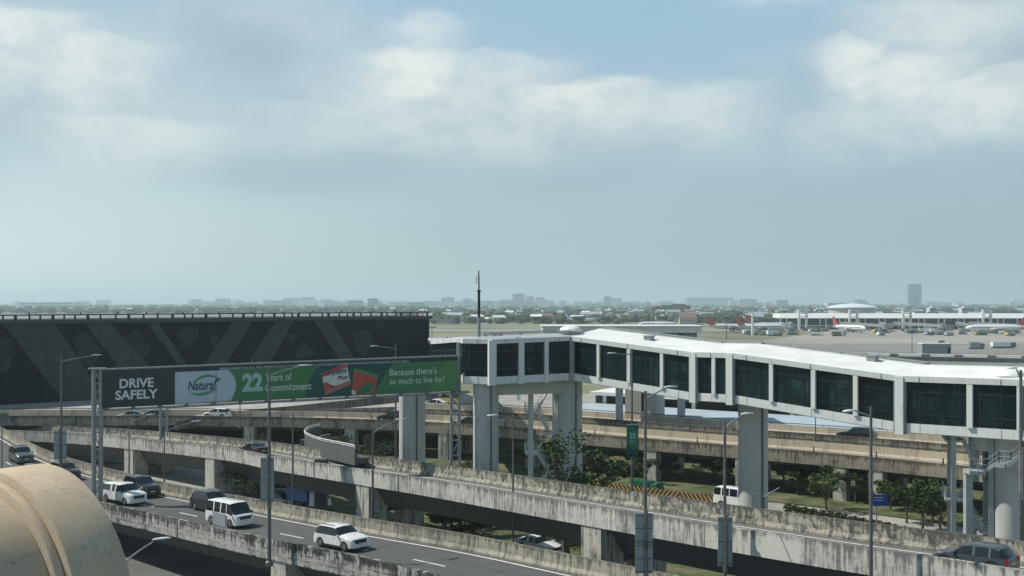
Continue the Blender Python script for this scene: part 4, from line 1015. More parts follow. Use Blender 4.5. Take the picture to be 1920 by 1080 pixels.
def car(label, loc, h, kind, L, Wd, H, col, group='vehicles on the roads', pillars=(.36,), cat='car', name='car', wr=.36, belt=.61, extras=(), detail=True):
    r = thing(name, label, cat, tuple(loc), h, group)
    tab = KT[kind]; axf, axr = L*.815, L*.19; zb = wr*.62
    if kind == 'van': axf, axr = L*.80, L*.2
    N = 64 if detail else 30; xs = sorted(set([L*i/N for i in range(N+1)]+[L*a for a, _ in tab]))
    B = H*belt; hw = Wd/2; rings = []; tops = []
    for x in xs:
        f = x/L; T = H*itp(tab, f); e = max(0, (f-.88)/.12); e2 = max(0, (.08-f)/.08); w = hw*(1-.16*e**2-.07*e2**2)
        bt = zb+.03*0
        for a in (axf, axr):
            d = abs(x-a)
            if d < wr*1.22: bt = max(bt, math.sqrt((wr*1.22)**2-d*d)+wr*.72)
        bt = min(bt, B-.08, T-.12) if T < B+.1 else min(bt, B-.08)
        if e > .6 or e2 > .6: bt = max(bt, zb+.05)
        g = max(0, min(1, (T-B)/(H-B))); w3 = w*(.965-(.15 if kind != 'van' else .09)*g)
        if T > B+.03: p4, p5, p6 = B, max(B+.01, T-.07), T-.015
        else: p4, p5, p6 = T-.07, T-.03, T-.008
        w4 = w*.985; w5 = w3*(1 if T > B+.03 else .97); w6 = w5-.10
        rings.append([(x,0,bt),(x,w*.93,bt),(x,w*.995,bt+.05),(x,w,max(bt+.06,min(p4-.02,.5*H))),(x,w4,p4),(x,w5,p5),(x,w6,p6),(x,0,T+.015)]); tops.append(T)
    body, gl, ws, rw, g2 = MB(), MB(), MB(), MB(), MB()
    for sgn in (1, -1):
        for i in range(len(xs)-1):
            f = (xs[i]+xs[i+1])/2/L; slope = (tops[i+1]-tops[i])/(xs[i+1]-xs[i]); mn = min(tops[i], tops[i+1])
            for j in range(7):
                q = [(a[0], a[1]*sgn, a[2]) for a in (rings[i][j], rings[i+1][j], rings[i+1][j+1], rings[i][j+1])]
                tgt = body
                if kind != 'truck' or f > .64:
                    if j == 4 and mn > B+.12 and not any(abs(f-p) < .013 for p in pillars): tgt = gl if sgn > 0 else g2
                    if j in (5, 6) and mn > B-.02 and abs(slope) > (.33 if kind != 'van' else .4) and f > .5: tgt = ws
                    if j in (5, 6) and mn > B+.0 and slope > .55 and f < .3 and f > .012: tgt = rw
                b = len(tgt.v); tgt.v += q; tgt.face((b,b+1,b+2,b+3))
        for e_ in (0, -1):
            b = len(body.v); body.v += [(a[0], a[1]*sgn, a[2]) for a in rings[e_]]; body.face(range(b, b+8))
    def fin(mb, nm, m):
        if not mb.f: return None
        o = mb.build(nm, m, r); bm = bmesh.new(); bm.from_mesh(o.data); bmesh.ops.remove_doubles(bm, verts=bm.verts, dist=.002); bmesh.ops.recalc_face_normals(bm, faces=bm.faces); bm.to_mesh(o.data); bm.free()
        o.data.polygons.foreach_set('use_smooth', [True]*len(o.data.polygons)); o.data.set_sharp_from_angle(angle=R(32)); return o
    bo = fin(body, 'body', CP[col]); fin(gl, 'side_window', M['cglass']); fin(g2, 'side_window', M['cglass']); fin(rw, 'rear_window', M['cglass']); fin(ws, 'windscreen', M['cglass'])
    for ax_ in (axf, axr):
        for s in (1, -1):
            y = s*(hw-.13)
            wh = MB().lathe((ax_, y, wr), [(wr*.86,-.11),(wr,-.07),(wr,.07),(wr*.86,.11)], 20, 'y').build('wheel', M['black'], r, smooth=True)
            rm = MB().lathe((ax_, y+s*.1, wr), [(wr*.6,-.02),(wr*.6,.022),(wr*.5,.03)], 16, 'y').build('rim', M['rim'], wh)
            if detail:
                sp5 = MB()
                for k in range(5):
                    an = k*2*math.pi/5+.3; c_ = Vector((ax_, y+s*.135, wr)); d = Vector((math.cos(an+.63), 0, math.sin(an+.63)))
                    sp5.box((c_.x+d.x*wr*.38, c_.y, c_.z+d.z*wr*.38), (wr*.22, .012, wr*.22), 0)
                sp5.build('rim_opening', M['black'], wh)
    fz = H*.44
    if kind != 'truck':
        for s in (1, -1):
            MB().hexa([(L*.945,s*hw*.60,fz),(L*.99,s*hw*.60,fz-.02),(L*.965,s*hw*.87,fz+.0),(L*.90,s*hw*.955,fz+.02),(L*.945,s*hw*.60,fz+.13),(L*.985,s*hw*.60,fz+.10),(L*.96,s*hw*.87,fz+.13),(L*.895,s*hw*.96,fz+.17)]).build('headlight', M['lens'] if col != 'white' else M['hl_dark'], r)
            MB().box((.05, s*hw*.84, H*.52), (.12, .2, .28)).build('tail_light', M['tail'], r)
            MB().box((L*.985, s*hw*.66, zb+.22), (.06, .2, .09)).build('fog_light', M['lens' if col != 'white' else 'trim'], r)
        MB().box((L*.993, 0, fz-.03), (.06, hw*1.12, .26)).build('grille', M['trim'], r)
        MB().box((L*.982, 0, zb+.12), (.12, hw*1.5, .24)).build('bumper', M['trim'], r)
        MB().box((L*1.0, 0, fz-.19), (.05, .42, .13)).build('number_plate', M['plate'], r)
        MB().box((.02, 0, H*.42), (.06, .42, .13)).build('number_plate', M['plate'], r)
        for s in (1, -1): MB().box((L*(.675 if kind != 'van' else .86), s*(hw+.08), B+.04), (.14, .2, .14)).build('mirror', CP[col] if kind != 'van' else M['trim'], r)
        for s in (1, -1):
            mb = MB(); 
            for p in pillars[:1]: mb.box((L*p, s*(hw+.001), .42*H), (.015, .01, .4*H))
            mb.box((L*(axr/L+.12), s*(hw+.001), B-.13), (.16, .02, .03)); mb.box((L*.56, s*(hw+.001), B-.13), (.16, .02, .03)); mb.build('door_trim', M['trim'], r)
            MB().box((L*.5, s*hw*.97, zb+.06), ((axf-axr)-2.6*wr, .06, .14)).build('sill', M['trim'], r)
        if 'rails' in extras:
            for s in (1, -1): MB().box((L*.33, s*hw*.68, H+.035), (L*.34, .05, .05)).build('roof_rail', M['rim'], r)
        if 'canopy' in extras: MB().box((L*.345, 0, H*.80), (.02, Wd*.86, H*.26)).build('canopy_gap', M['trim'], r)
    return r
def onroad(path, px, off, rev=False):
    p, h = along(path, px=px, off=off); return p+Vector((0,0,.0)), h+(math.pi if rev else 0)
def back(p, h, L): return p-Vector((math.cos(h), math.sin(h), 0))*L/2
def rcar(label, path, px, off, kind, L, W_, H, col, rev=False, dz=0, **kw):
    p, h = onroad(path, px, off, rev); p = back(p, h, L)+Vector((0,0,dz))
    r = car(label, p, h, kind, L, W_, H, col, **kw)
    a = along(path, px=px-8, off=off)[0]; b = along(path, px=px+8, off=off)[0]; pit = math.atan2(b.z-a.z, math.hypot(b.x-a.x, b.y-a.y))
    r.rotation_euler = (0, -pit*(-1 if rev else 1), h); r.location.z -= math.sin(pit)*L/2*(-1 if rev else 1); return r
rcar('white compact SUV with black wheel arches alone in the near lane, closest to the viewer', low, 641, 4.6, 'suv', 4.3, 1.82, 1.62, 'white', pillars=(), extras=('rails',))
rcar('white minibus van with a flat roof driving beside a small roadside board', low, 431, 4.5, 'van', 4.7, 1.75, 1.98, 'white', cat='van', name='van', pillars=(.28,.5,.68), belt=.56)
rcar('dark grey SUV just behind the white van in the far lane', low, 399, 7.3, 'suv', 4.7, 1.85, 1.72, 'dgreen', pillars=(.43,), extras=('rails',))
rcar('white pickup truck with a covered bed driving just right of the billboard legs', low, 233, 4.5, 'pickup', 5.2, 1.85, 1.84, 'white', cat='pickup truck', name='pickup_truck', pillars=(.34,.5,.36), extras=('canopy',), wr=.38)
rcar('black SUV in the far lane overtaking the white pickup', low, 266, 7.5, 'suv', 4.7, 1.88, 1.82, 'black', pillars=(.43,), wr=.37)
rcar('dark grey SUV approaching at the far left edge of the picture', low, 40, 6.4, 'suv', 4.9, 1.9, 1.84, 'slate', pillars=(.43,), wr=.38, extras=('rails',))
rcar('dark car mostly hidden, only its roof showing above the cream vaulted roof', low, 66, 3.6, 'suv', 4.5, 1.8, 1.6, 'dgreen', pillars=(.43,))
rcar('dark car half hidden behind the sign panel left of the billboard legs', low, 122, 6.2, 'suv', 4.7, 1.85, 1.7, 'black', pillars=(.43,))
rcar('black sedan driving away on the middle flyover at the left', mid, 478, 3.4, 'sedan', 4.6, 1.8, 1.42, 'black', rev=True, pillars=(.42,))
rcar('grey people carrier with a glossy roof driving away on the middle flyover at lower right', mid, 1828, 3.3, 'suv', 4.0, 1.62, 1.42, 'slate', rev=True, pillars=(.42,.22))
rcar('black SUV on the second viaduct below the bridge glass', far2, 1606, 4.6, 'suv', 4.8, 1.85, 1.8, 'black', rev=True, pillars=(.43,))
rcar('white hatchback on the ramp seen just below the white panel of the billboard', far, 407, 4.8, 'hatch', 4.0, 1.7, 1.5, 'white', rev=True, dz=.35)
rcar('silver sedan on the ramp behind the billboard legs, its left neighbour is none', far, 247, 4.6, 'sedan', 4.4, 1.75, 1.45, 'silver', rev=True) ['label'] = 'silver sedan on the ramp just right of the billboard legs'
rcar('dark grey car following the silver sedan on the ramp under the billboard', far, 285, 4.6, 'hatch', 4.2, 1.75, 1.5, 'grey', rev=True)
rcar('black SUV beside the left round column, partly hidden behind it', far, 737, 5.5, 'suv', 4.6, 1.8, 1.7, 'black', rev=True, dz=.2)
rcar('dark sedan with a reddish tail just left of the second round column', far, 880, 6.5, 'sedan', 4.5, 1.8, 1.4, 'dgreen', rev=True)
def gcar(label, px, py, z, hd, kind, L, W_, H, col, **kw):
    p = PZ(px, py, z); return car(label, back(p, hd, L), hd, kind, L, W_, H, col, **kw)
gcar('white sedan parked on the forecourt between the first two round columns', 815, 764, 3.9, 2.9, 'sedan', 4.5, 1.8, 1.5, 'white')
gcar('yellow taxi van parked behind the white sedan beside the lattice leg', 842, 757, 3.9, 2.7, 'van', 4.2, 1.7, 1.8, 'yellow', cat='van', name='van', detail=False)
gcar('dark car parked deep under the dark terminal edge by the round column', 803, 752, 3.9, 2.9, 'suv', 4.5, 1.8, 1.6, 'grey', detail=False)
gcar('white sedan on the street below, seen in the gap under the middle flyover', 1012, 1034, 0.02, -.85, 'sedan', 4.5, 1.8, 1.45, 'white')
gcar('silver car beside the blue truck in the gap between the flyovers', 530, 948, 0.02, -.6, 'hatch', 4.2, 1.7, 1.5, 'silver')
gcar('white minibus on the street just left of the big round column', 1383, 953, 0.02, -.75, 'van', 5.0, 1.8, 2.2, 'white', cat='minibus', name='minibus', pillars=(.2,.4,.6))
gcar('black SUV on the street by the loop ramp behind the middle flyover', 712, 852, 0.02, 2.7, 'suv', 4.8, 1.9, 1.8, 'black')
def truck(label, px, py, z, hd, L, W_, H, cab, load, group='vehicles on the roads'):
    p = back(PZ(px, py, z), hd, L); r = thing('truck', label, 'truck', tuple(p), hd, group)
    MB().box((L*.34, 0, .75), (L*.66, W_*.9, .22)).build('chassis', M['trim'], r)
    MB().box((L*.33, 0, .86+(H-.86)/2), (L*.62, W_, H-.86)).build('load_bed', CP[load], r)
    MB().hexa([(L*.70,-W_/2,.5),(L*.99,-W_/2,.5),(L*.99,W_/2,.5),(L*.70,W_/2,.5),(L*.70,-W_*.46,H*.88),(L*.90,-W_*.46,H*.88),(L*.90,W_*.46,H*.88),(L*.70,W_*.46,H*.88)]).build('cab', CP[cab], r)
    MB().hexa([(L*.955,-W_*.42,1.25),(L*.965,-W_*.42,1.2),(L*.965,W_*.42,1.2),(L*.955,W_*.42,1.25),(L*.90,-W_*.4,H*.8),(L*.915,-W_*.4,H*.82),(L*.915,W_*.4,H*.82),(L*.90,W_*.4,H*.8)]).build('windscreen', M['cglass'], r)
    for ax_ in (L*.17, L*.82):
        for s in (1, -1): MB().lathe((ax_, s*(W_/2-.15), .42), [(.36,-.12),(.42,-.08),(.42,.08),(.36,.12)], 14, 'y').build('wheel', M['black'], r)
    return r
truck('small truck with a bright blue load in the gap between the flyovers', 579, 953, .02, -.6, 5.0, 1.9, 2.3, 'white', 'blue')
truck('green utility truck on the street beside the striped hoarding', 1214, 924, .02, -.6, 3.6, 1.7, 1.35, 'green', 'green')
# small roadside board on the near barrier in front of the van
p, h = along(low, px=411, off=.12); rb = thing('road_board', 'blank grey board on two posts on the near barrier in front of the white van', 'sign', (p.x, p.y, p.z+1.1), h)
MB().box((0, 0, .62), (1.75, .05, .95)).build('panel', M['panel'], rb)
for s in (-.7, .95): MB().box((s, .05, .35), (.12, .08, 1.25)).build('post', M['galv'], rb)
# blue road sign
q = PZ(1650, 996, 6); q = PD(1650, 938, 96); bs = thing('road_sign', 'blue direction sign on a post beside the street under the viaduct', 'sign', (q.x, 96, 0))
MB().tube([(-.3,.05,0),(-.3,.05,q.z+.3)], .07, 8).build('post', M['galv'], bs); MB().box((0, 0, q.z), (1.35, .06, 1.05)).build('panel', flat('sign_blue', (.01,.06,.32)), bs)
mb = MB(); mb.box((-.15, -.04, q.z+.25), (.8, .01, .09)); mb.box((-.15, -.04, q.z), (.8, .01, .09)); mb.beam((.35,-.04,q.z-.05), (.52,-.04,q.z-.3), .07, .01); mb.build('symbol', K['pale'], bs)
# grey sign box at the left edge on the flyover
q = PD(3, 782, 118); gb = thing('road_sign', 'small grey sign back on a post at the left edge of the picture', 'sign', (q.x, 118, 0))
MB().box((0, 0, q.z), (1.5, .08, .9)).build('panel', M['lampgrey'], gb); MB().tube([(0,.1,0),(0,.1,q.z)], .06, 8).build('post', M['lampgrey'], gb)
# ================================================================== striped hoarding
def chevron_mat():
    m = bpy.data.materials.new('yellow_black_chevrons'); m.use_nodes = True; t = NT(m.node_tree)
    o = t.n('ShaderNodeOutputMaterial'); p = t.n('ShaderNodeBsdfPrincipled'); t.l(p.outputs[0], o.inputs[0])
    s = t.n('ShaderNodeSeparateXYZ'); t.l(t.n('ShaderNodeTexCoord').outputs['Object'], s.inputs[0])
    seg = t.m('FRACT', t.m('DIVIDE', s.outputs[0], 9)); tri = t.m('MULTIPLY', t.m('ABSOLUTE', t.m('SUBTRACT', seg, .5)), 9)
    f = t.m('FRACT', t.m('DIVIDE', t.m('ADD', tri, t.m('MULTIPLY', s.outputs[2], .8)), .55))
    t.put(p.inputs['Base Color'], t.mix(t.m('GREATER_THAN', f, .5), (.012,.012,.012), (.40,.235,.07))); p.inputs['Roughness'].default_value = .6
    return m
a = PZ(1088, 906, .5); b = PZ(1348, 940, .5); h = math.atan2(b.y-a.y, b.x-a.x); L = math.hypot(b.x-a.x, b.y-a.y)
hd_ = thing('hoarding', 'long low hoarding with yellow and black chevrons behind the middle flyover', 'barrier', (a.x, a.y, 0), h)
MB().box((L/2, 0, .5), (L, .12, .95)).build('board', chevron_mat(), hd_)
for k in range(8): MB().box((k*L/7, .25, .5), (.15, .4, 1.0)).build('foot', M['girder'], hd_)
# ================================================================== trees and shrubs
def foliage(name, c1, c2, c3):
    m = bpy.data.materials.new(name); m.use_nodes = True; t = NT(m.node_tree)
    o = t.n('ShaderNodeOutputMaterial'); p = t.n('ShaderNodeBsdfPrincipled'); t.l(p.outputs[0], o.inputs[0])
    gi = t.n('ShaderNodeNewGeometry'); n = t.noise(t.n('ShaderNodeTexCoord').outputs['Object'], .8, 3)
    c = t.mix(gi.outputs['Random Per Island'], c1, c2); c = t.mix(t.m('MULTIPLY', t.ramp(n, .4, .7), .6), c, c3)
    t.put(p.inputs['Base Color'], c); p.inputs['Roughness'].default_value = .75; p.inputs['Specular IOR Level'].default_value = .2; return m
M['leaf'] = foliage('leaves', (.022,.045,.014), (.06,.09,.026), (.035,.05,.018))
M['leaf_y'] = foliage('fresh_leaves', (.045,.08,.022), (.11,.145,.045), (.06,.08,.025))
M['bark'] = mat('bark', (.12,.095,.07), .9, var=.3, scale=3)
def crown(mb, rnd, c, rad, n, leaf):
    for _ in range(n):
        d = Vector((rnd.gauss(0,1), rnd.gauss(0,1), rnd.gauss(0,1))).normalized()*rnd.random()**.45
        q = Vector(c)+Vector((d.x*rad[0], d.y*rad[1], d.z*rad[2])); a = Vector((rnd.gauss(0,1), rnd.gauss(0,1), rnd.gauss(0,.6))).normalized(); u, v = frame(a); l = leaf*(.6+rnd.random()*.9)
        b = len(mb.v); mb.v += [tuple(q-u*l), tuple(q+v*l*.5), tuple(q+u*l), tuple(q-v*l*.5)]; mb.face((b,b+1,b+2,b+3))
def tree(label, x, y, H, sp, n, leaf, seed, m='leaf', group='trees and shrubs by the street', name='tree', cat='tree', clumps=8, trunk=.35, z=0):
    rnd = random.Random(seed); r = thing(name, label, cat, (x, y, z), 0, group); tk = MB(); cr = MB(); th = H*trunk
    tk.tube([(0,0,0),(rnd.gauss(0,.06*H*.3),0,th*.6),(rnd.gauss(0,.03*H),rnd.gauss(0,.03*H),th*1.4)], [.035*H,.026*H,.016*H], 7)
    for k in range(clumps):
        an = k*2.4+rnd.random(); rr_ = sp*(.25+.75*rnd.random()); zc = th+(H-th)*(.15+.78*rnd.random()); e = Vector((math.cos(an)*rr_*.8, math.sin(an)*rr_*.8, zc))
        tk.tube([(0,0,th*(.6+.4*rnd.random())), tuple(e*.55+Vector((0,0,th*.3))), tuple(e)], [.014*H,.009*H,.003*H], 5)
        crown(cr, rnd, e, (sp*.42*(.7+.5*rnd.random()),)*2+((H-th)*.2,), n//clumps, leaf)
    tk.build('trunk', M['bark'], r); cr.build('crown', M[m], r); return r
tx, ty = (1062-960)/FP*92, 92
tree('sparse slender tree in front of the right pod column, its branches open', tx, ty, 11.2, 2.9, 1500, .15, 5, clumps=13, trunk=.42)
tree('dark leafy tree just right of the sparse tree near the pod column', (1130-960)/FP*118, 118, 5.6, 3.4, 1500, .22, 6, clumps=10, trunk=.3)
g3 = 'small trees along the grass under the viaducts'
spots = [(1110,137,4.8,2.6),(1160,139,3.6,2.0),(1195,137,5.0,2.4),(1205,128,3.8,1.8),(1255,131,3.8,1.7),(1275,139,3.2,1.8),(1300,141,4.4,2.0),(1340,130,4.2,1.9),(1355,126,4.5,1.9),(1395,129,3.3,1.5),(1470,126,4.2,1.9),(1495,121,3.5,1.8),(1515,124,4.4,1.8),(1550,112,4.6,2.1),(1555,119,4.6,2.0),(1605,116,3.9,1.6),(1670,112,3.8,1.6),(1700,106,4.6,2.2),(1730,103,5.0,2.3),(1748,105,5.2,2.4),(1765,101,5.2,2.2),(1870,98,4.4,2.1),(890,131,3,2.5),(975,139,3.2,2.2)]
for i, (px, Y, H, s_) in enumerate(spots):
    tree('', (px-960)/FP*Y, Y, H*.86, s_*.95, 1100, .15, 20+i, 'leaf_y' if i % 3 == 1 else 'leaf', g3, 'small_tree', 'tree', 7, .38)['label'] = 'small tree under the viaducts at the %s' % ('left by the first round columns' if px < 1000 else 'middle between the striped hoarding and the pod column' if px < 1240 else 'middle behind the striped hoarding' if px < 1400 else 'right between the big column and the blue sign' if px < 1660 else 'right beside the grey stair tower')
g4 = 'shrubs in the gaps below the flyovers'
for i, (px, Y, H, s_, lb) in enumerate([(455,121,2.6,3.5,'shrub behind the near barrier by the dark SUV'),(490,119,2.4,3.5,'shrub left of the blank panels on the tall lamp post'),(560,118,2.2,3,'shrub behind the blue truck'),(620,150,3.5,3,'shrub inside the loop ramp, left one'),(690,146,3,3,'shrub inside the loop ramp, right one'),
      (820,84,1.6,2.2,'clipped shrub in the gap right of the middle pier, left one'),(850,82,1.7,2.2,'clipped shrub in the gap right of the middle pier, middle one'),(880,80.5,1.5,2.2,'clipped shrub in the gap right of the middle pier, right one'),(948,81.5,2.0,1.9,'shrub left of the white sedan in the gap'),(1065,78,1.8,2.2,'shrub right of the white sedan in the gap'),
      (1240,70,1.3,2.0,'white flowering shrub right of the two stacked panels'),(1290,68,1.3,2.0,'flowering shrub left of the tall blank panel'),(1330,66.5,1.2,1.6,'flowering shrub touching the tall blank panel'),(870,118,2.2,2.4,'bright shrub at the foot of the lattice leg'),(755,150,3,3,'shrub behind the left round column')]):
    tree(lb, (px-960)/FP*Y, Y, H, s_, 700, .16, 60+i, 'leaf_y' if i % 2 else 'leaf', g4, 'shrub', 'shrub', 7, .12)
for i, px in enumerate((835, 862, 890, 1050, 1078)):
    tree('dark clipped hedge bush seen under the middle flyover, %s of its row' % ('leftmost','second','third','fourth','rightmost')[i], (px-960)/FP*(104-i*2), 104-i*2, 2.4, 2.6, 900, .16, 130+i, 'leaf', g4, 'hedge', 'hedge', 7, .1)
tree('thin bare tree growing inside the loop ramp', (642-960)/FP*148, 148, 4.8, 2.2, 160, .16, 99, 'leaf', g4, 'small_tree', 'tree', 10, .3)
# row of potted plants along the kerb at the right
M['terra'] = mat('terracotta', (.17,.055,.035), .8, var=.2)
pot0 = None
for k in range(20):
    px = 1478+k*15.5; x, y = ((px-960)/FP, 1); Yk = lerp(108.5, 94, k/19)
    loc = ((px-960)/FP*Yk, Yk, .02)
    if pot0 is None:
        pot0 = thing('potted_plant', 'round shrub in a terracotta pot in the row along the kerb under the viaduct', 'potted plant', loc, 0, 'potted plants along the kerb')
        MB().lathe((0,0,0), [(.3,0),(.42,.5),(.46,.52),(.46,.6),(.40,.6)], 12).build('pot', M['terra'], pot0)
        mb = MB(); crown(mb, random.Random(4), (0,0,1.0), (.55,.55,.45), 170, .13); mb.build('foliage', M['leaf'], pot0)
    else:
        o = pot0.copy(); scene.collection.objects.link(o); o.location = loc; o.rotation_euler.z = k
        for ch in pot0.children: c = ch.copy(); scene.collection.objects.link(c); c.parent = o
# ================================================================== airfield: pier building, towers, dome
PY = 850
def ax_(px, Y=PY): return (px-960)/FP*Y
pr = thing('airport_pier', 'long white two storey airport pier with tall posts and dark glass beyond the apron', 'building', (ax_(1462), PY, 0), -.02)
LP = ax_(2080)-ax_(1462)
MB().hexa([(0,-1.2,9.0),(LP,-1.2,9.0),(LP,25,9.0),(0,25,9.0),(0,2.6,12.6),(LP,2.6,12.6),(LP,24,12.6),(0,24,12.6)]).build('roof', mat('brightened_pier_cladding', (.80,.81,.78), .5, var=.03), pr)  # front sloped to catch sun, colour raised so the band looks sunlit
MB().box((LP/2, 13, 6.2), (LP-1, 22, 5.5)).build('glass_wall', M['glass'], pr)
MB().box((LP/2, 12.5, 3.2), (LP-.5, 24, .7)).build('floor_slab', M['white'], pr)
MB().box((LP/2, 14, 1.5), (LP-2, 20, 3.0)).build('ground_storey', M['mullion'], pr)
k = 0; u = .5
while u < LP and k < 60:
    MB().box((u, -.8, 4.8), (.75, .75, 9.2)).build('post', M['white'], pr); u += (4.6 if k % 2 == 0 else 10.6)*1.28*.8; k += 1
gt = None
for i, (px, lb) in enumerate(((1505,'leftmost of the white open gate towers on the airport pier'),(1600,'white open gate tower in front of the domed hall'),(1700,'white open gate tower with a pale green top right of the dome'),(1850,'rightmost of the white open gate towers on the airport pier'))):
    g_ = thing('gate_tower', lb, 'tower', (ax_(px, PY-6), PY-6, 0), 0, 'gate towers of the pier')
    for sx in (-3.0, 3.0):
        for sy in (-1.5, 1.5): MB().box((sx, sy, 7.8), (.9,.9,15.6)).build('column', M['white'], g_)
    for z in (10.2, 13, 15.4): MB().box((0, 0, z), (7.2, 4, .7)).build('crossbeam', M['white'], g_)
dm = thing('domed_hall', 'low round hall with a shallow pale blue dome behind the airport pier', 'building', (ax_(1604, 940), 950, 0))
MB().lathe((0,0,0), [(20,0),(20,16.3)], 40).build('drum', mat('beige_wall', (.45,.44,.40), .8, var=.05), dm, smooth=True)
MB().lathe((0,0,16.4), [(21.5,0),(21.5,.8),(17,2.3),(10,3.6),(3,4.1),(.1,4.2)], 48).build('dome', mat('dome_roof', (.62,.70,.72), .4, var=.05), dm, smooth=True)
M['planew'] = mat('aircraft_white', (.70,.72,.72), .35, var=.05)
M['tailred'] = mat('tail_red', (.42,.05,.05), .4, var=.1); M['tailblue'] = mat('tail_blue', (.04,.07,.2), .4, var=.1); M['tailyel'] = mat('tail_olive_yellow', (.33,.31,.05), .45, var=.1); M['tailgrey'] = mat('tail_grey', (.25,.27,.3), .4, var=.1)
def plane(label, px, py, Y, hd, L, tailm, z=None):
    x = (px-960)/FP*Y; r = thing('airliner', label, 'airliner', (x, Y, 0), hd, 'airliners on the apron'); k = L/37.5; zf = 3.9*k
    def p(*a): return tuple(q*k for q in a)
    st = [(-18.5,.15,4.6),(-17,.6,4.55),(-13,1.35,4.25),(-8,1.95,3.95),(0,2.0,3.9),(10,2.0,3.9),(14.5,1.85,3.85),(17,1.3,3.65),(18.4,.6,3.4),(18.8,.1,3.3)]
    MB().tube([p(a,0,c) for a,b,c in st], [b*k for a,b,c in st], 16).build('fuselage', M['planew'], r, smooth=True)
    for s in (1, -1):
        MB().hexa([p(4,s*1.6,3.1),p(-2.5,s*1.6,3.1),p(-6,s*17,4.4),p(-4.3,s*17,4.4),p(4,s*1.6,3.6),p(-2.5,s*1.6,3.5),p(-6,s*17,4.55),p(-4.3,s*17,4.55)]).build('wing', M['planew'], r)
        MB().hexa([p(-14,s*.6,4.9),p(-16.8,s*.6,4.9),p(-18.6,s*6,5.3),p(-17.2,s*6,5.3),p(-14,s*.6,5.15),p(-16.8,s*.6,5.1),p(-18.6,s*6,5.4),p(-17.2,s*6,5.4)]).build('tailplane', M['planew'], r)
        MB().lathe(p(3.2,s*5.7,2.2), [(.75*k,-1.9*k),(1.1*k,-.8*k),(1.15*k,1.1*k),(.95*k,1.7*k)], 14, 'x').build('engine', M['panel'], r, smooth=True)
        MB().box(p(.2, s*3.6, 1.2), p(.9,.5,2.4)).build('landing_gear', M['dark'], r)
        MB().box(p(3, s*1.99, 4.2), p(24,.06,.35)).build('cabin_windows', M['dark'], r)
    MB().box(p(13.5, 0, 1.2), p(.7,.4,2.4)).build('landing_gear', M['dark'], r)
    MB().poly([p(-12.2,-.18,5.5),p(-17.9,-.18,5.2),p(-19.3,-.18,11.8),p(-17.2,-.18,11.8)], p(0,.36,0)).build('tail_fin', tailm, r)
    return r
plane('white airliner with a red and blue tail, leftmost on the far apron', 1372, 0, 780, .12, 37.5, M['tailred'])
plane('white airliner with a red tail, second from the left on the far apron', 1428, 0, 770, .1, 37.5, M['tailred'])
plane('airliner with a red and white tail half hidden behind the two left airliners', 1440, 0, 830, .3, 37.5, M['tailred'])
plane('white airliner parked nose out in front of the pier below the domed hall', 1592, 0, 760, -1.2, 36, M['tailred'])
plane('white airliner with a large pale nose at the right end of the pier', 1868, 0, 740, 2.9, 40, M['tailred'])
plane('airliner whose olive yellow tail fin rises above the terminal parapet', 1670, 0, 320, math.pi*1.03, 33, M['tailyel'])
plane('small distant airliner with a grey tail beyond the corridor roof', 1235, 0, 900, math.pi-.1, 34, M['tailgrey'])
plane('tiny white airliner on the airfield in front of the far suburb', 1089, 0, 1090, .2, 33, M['planew'])
# apron vehicles, boarding bridges, masts
rj = random.Random(12)
for i in range(60):
    px = rj.choice([rj.uniform(1480,1560), rj.uniform(1560,1660), rj.uniform(1700,1780), rj.uniform(1790,1915), rj.uniform(1400,1470)]); Y = rj.uniform(680, 815); L = rj.uniform(5, 9)
    r = thing('service_truck', 'small ground service vehicle among the parked airliners on the far apron', 'truck', (ax_(px, Y), Y, .08), rj.uniform(-.4,.4)+rj.choice((0, math.pi)), 'service vehicles on the apron'); H = rj.uniform(1.8, 3.2)
    MB().box((-L*.15, 0, .6+H/2), (L*.66, 2.4, H-.6)).build('load_bed', rj.choice([M['panel'], M['white'], M['galv'], CP['slate']]), r)
    MB().hexa([(L*.22,-1.2,.5),(L*.5,-1.2,.5),(L*.5,1.2,.5),(L*.22,1.2,.5),(L*.22,-1.1,2.3),(L*.42,-1.1,2.3),(L*.42,1.1,2.3),(L*.22,1.1,2.3)]).build('cab', rj.choice([M['white'], M['white'], CP['slate'], CP['yellow']]), r)
    MB().box((0, 0, .45), (L*.9, 2.2, .7)).build('wheel', M['black'], r)
for i, (px, Y) in enumerate(((1845-15, 495),(1880, 505))):
    r = thing('service_truck', ('dark stair truck','white tanker truck')[i]+' alone on the taxiway right of the roof unit', 'truck', (ax_(px, Y), Y, .08), .1, 'service vehicles on the apron')
    MB().box((-1, 0, 1.9), (9 if i else 5, 2.5, 2.2 if i else 2.6)).build('load_bed', M['white'] if i else M['galv'], r); MB().box((5 if i else 2.4, 0, 1.6), (2.2, 2.4, 2.2)).build('cab', CP['slate'], r); MB().box((0,0,.45), (10 if i else 6,2.2,.6)).build('wheel', M['black'], r)
for i, px in enumerate((1510, 1612, 1690, 1718, 1842, 1868)):
    Y = 800; r = thing('boarding_bridge', 'grey boarding bridge sloping from the airport pier down to a parked airliner', 'boarding bridge', (ax_(px, Y), Y, 0), 0, 'boarding bridges of the pier'); s = (-1, 1)[i % 2]
    MB().beam((0, 46, 5.2), (s*14, -14, 4.3), 2.6, 2.2).build('tunnel', M['galv'], r); MB().lathe((s*14, -14, 2.6), [(2.6,0),(2.6,3.6)], 14).build('cab', M['galv'], r); MB().box((s*9, 6, 1.6), (1, 1, 3.2)).build('leg', M['galv'], r)
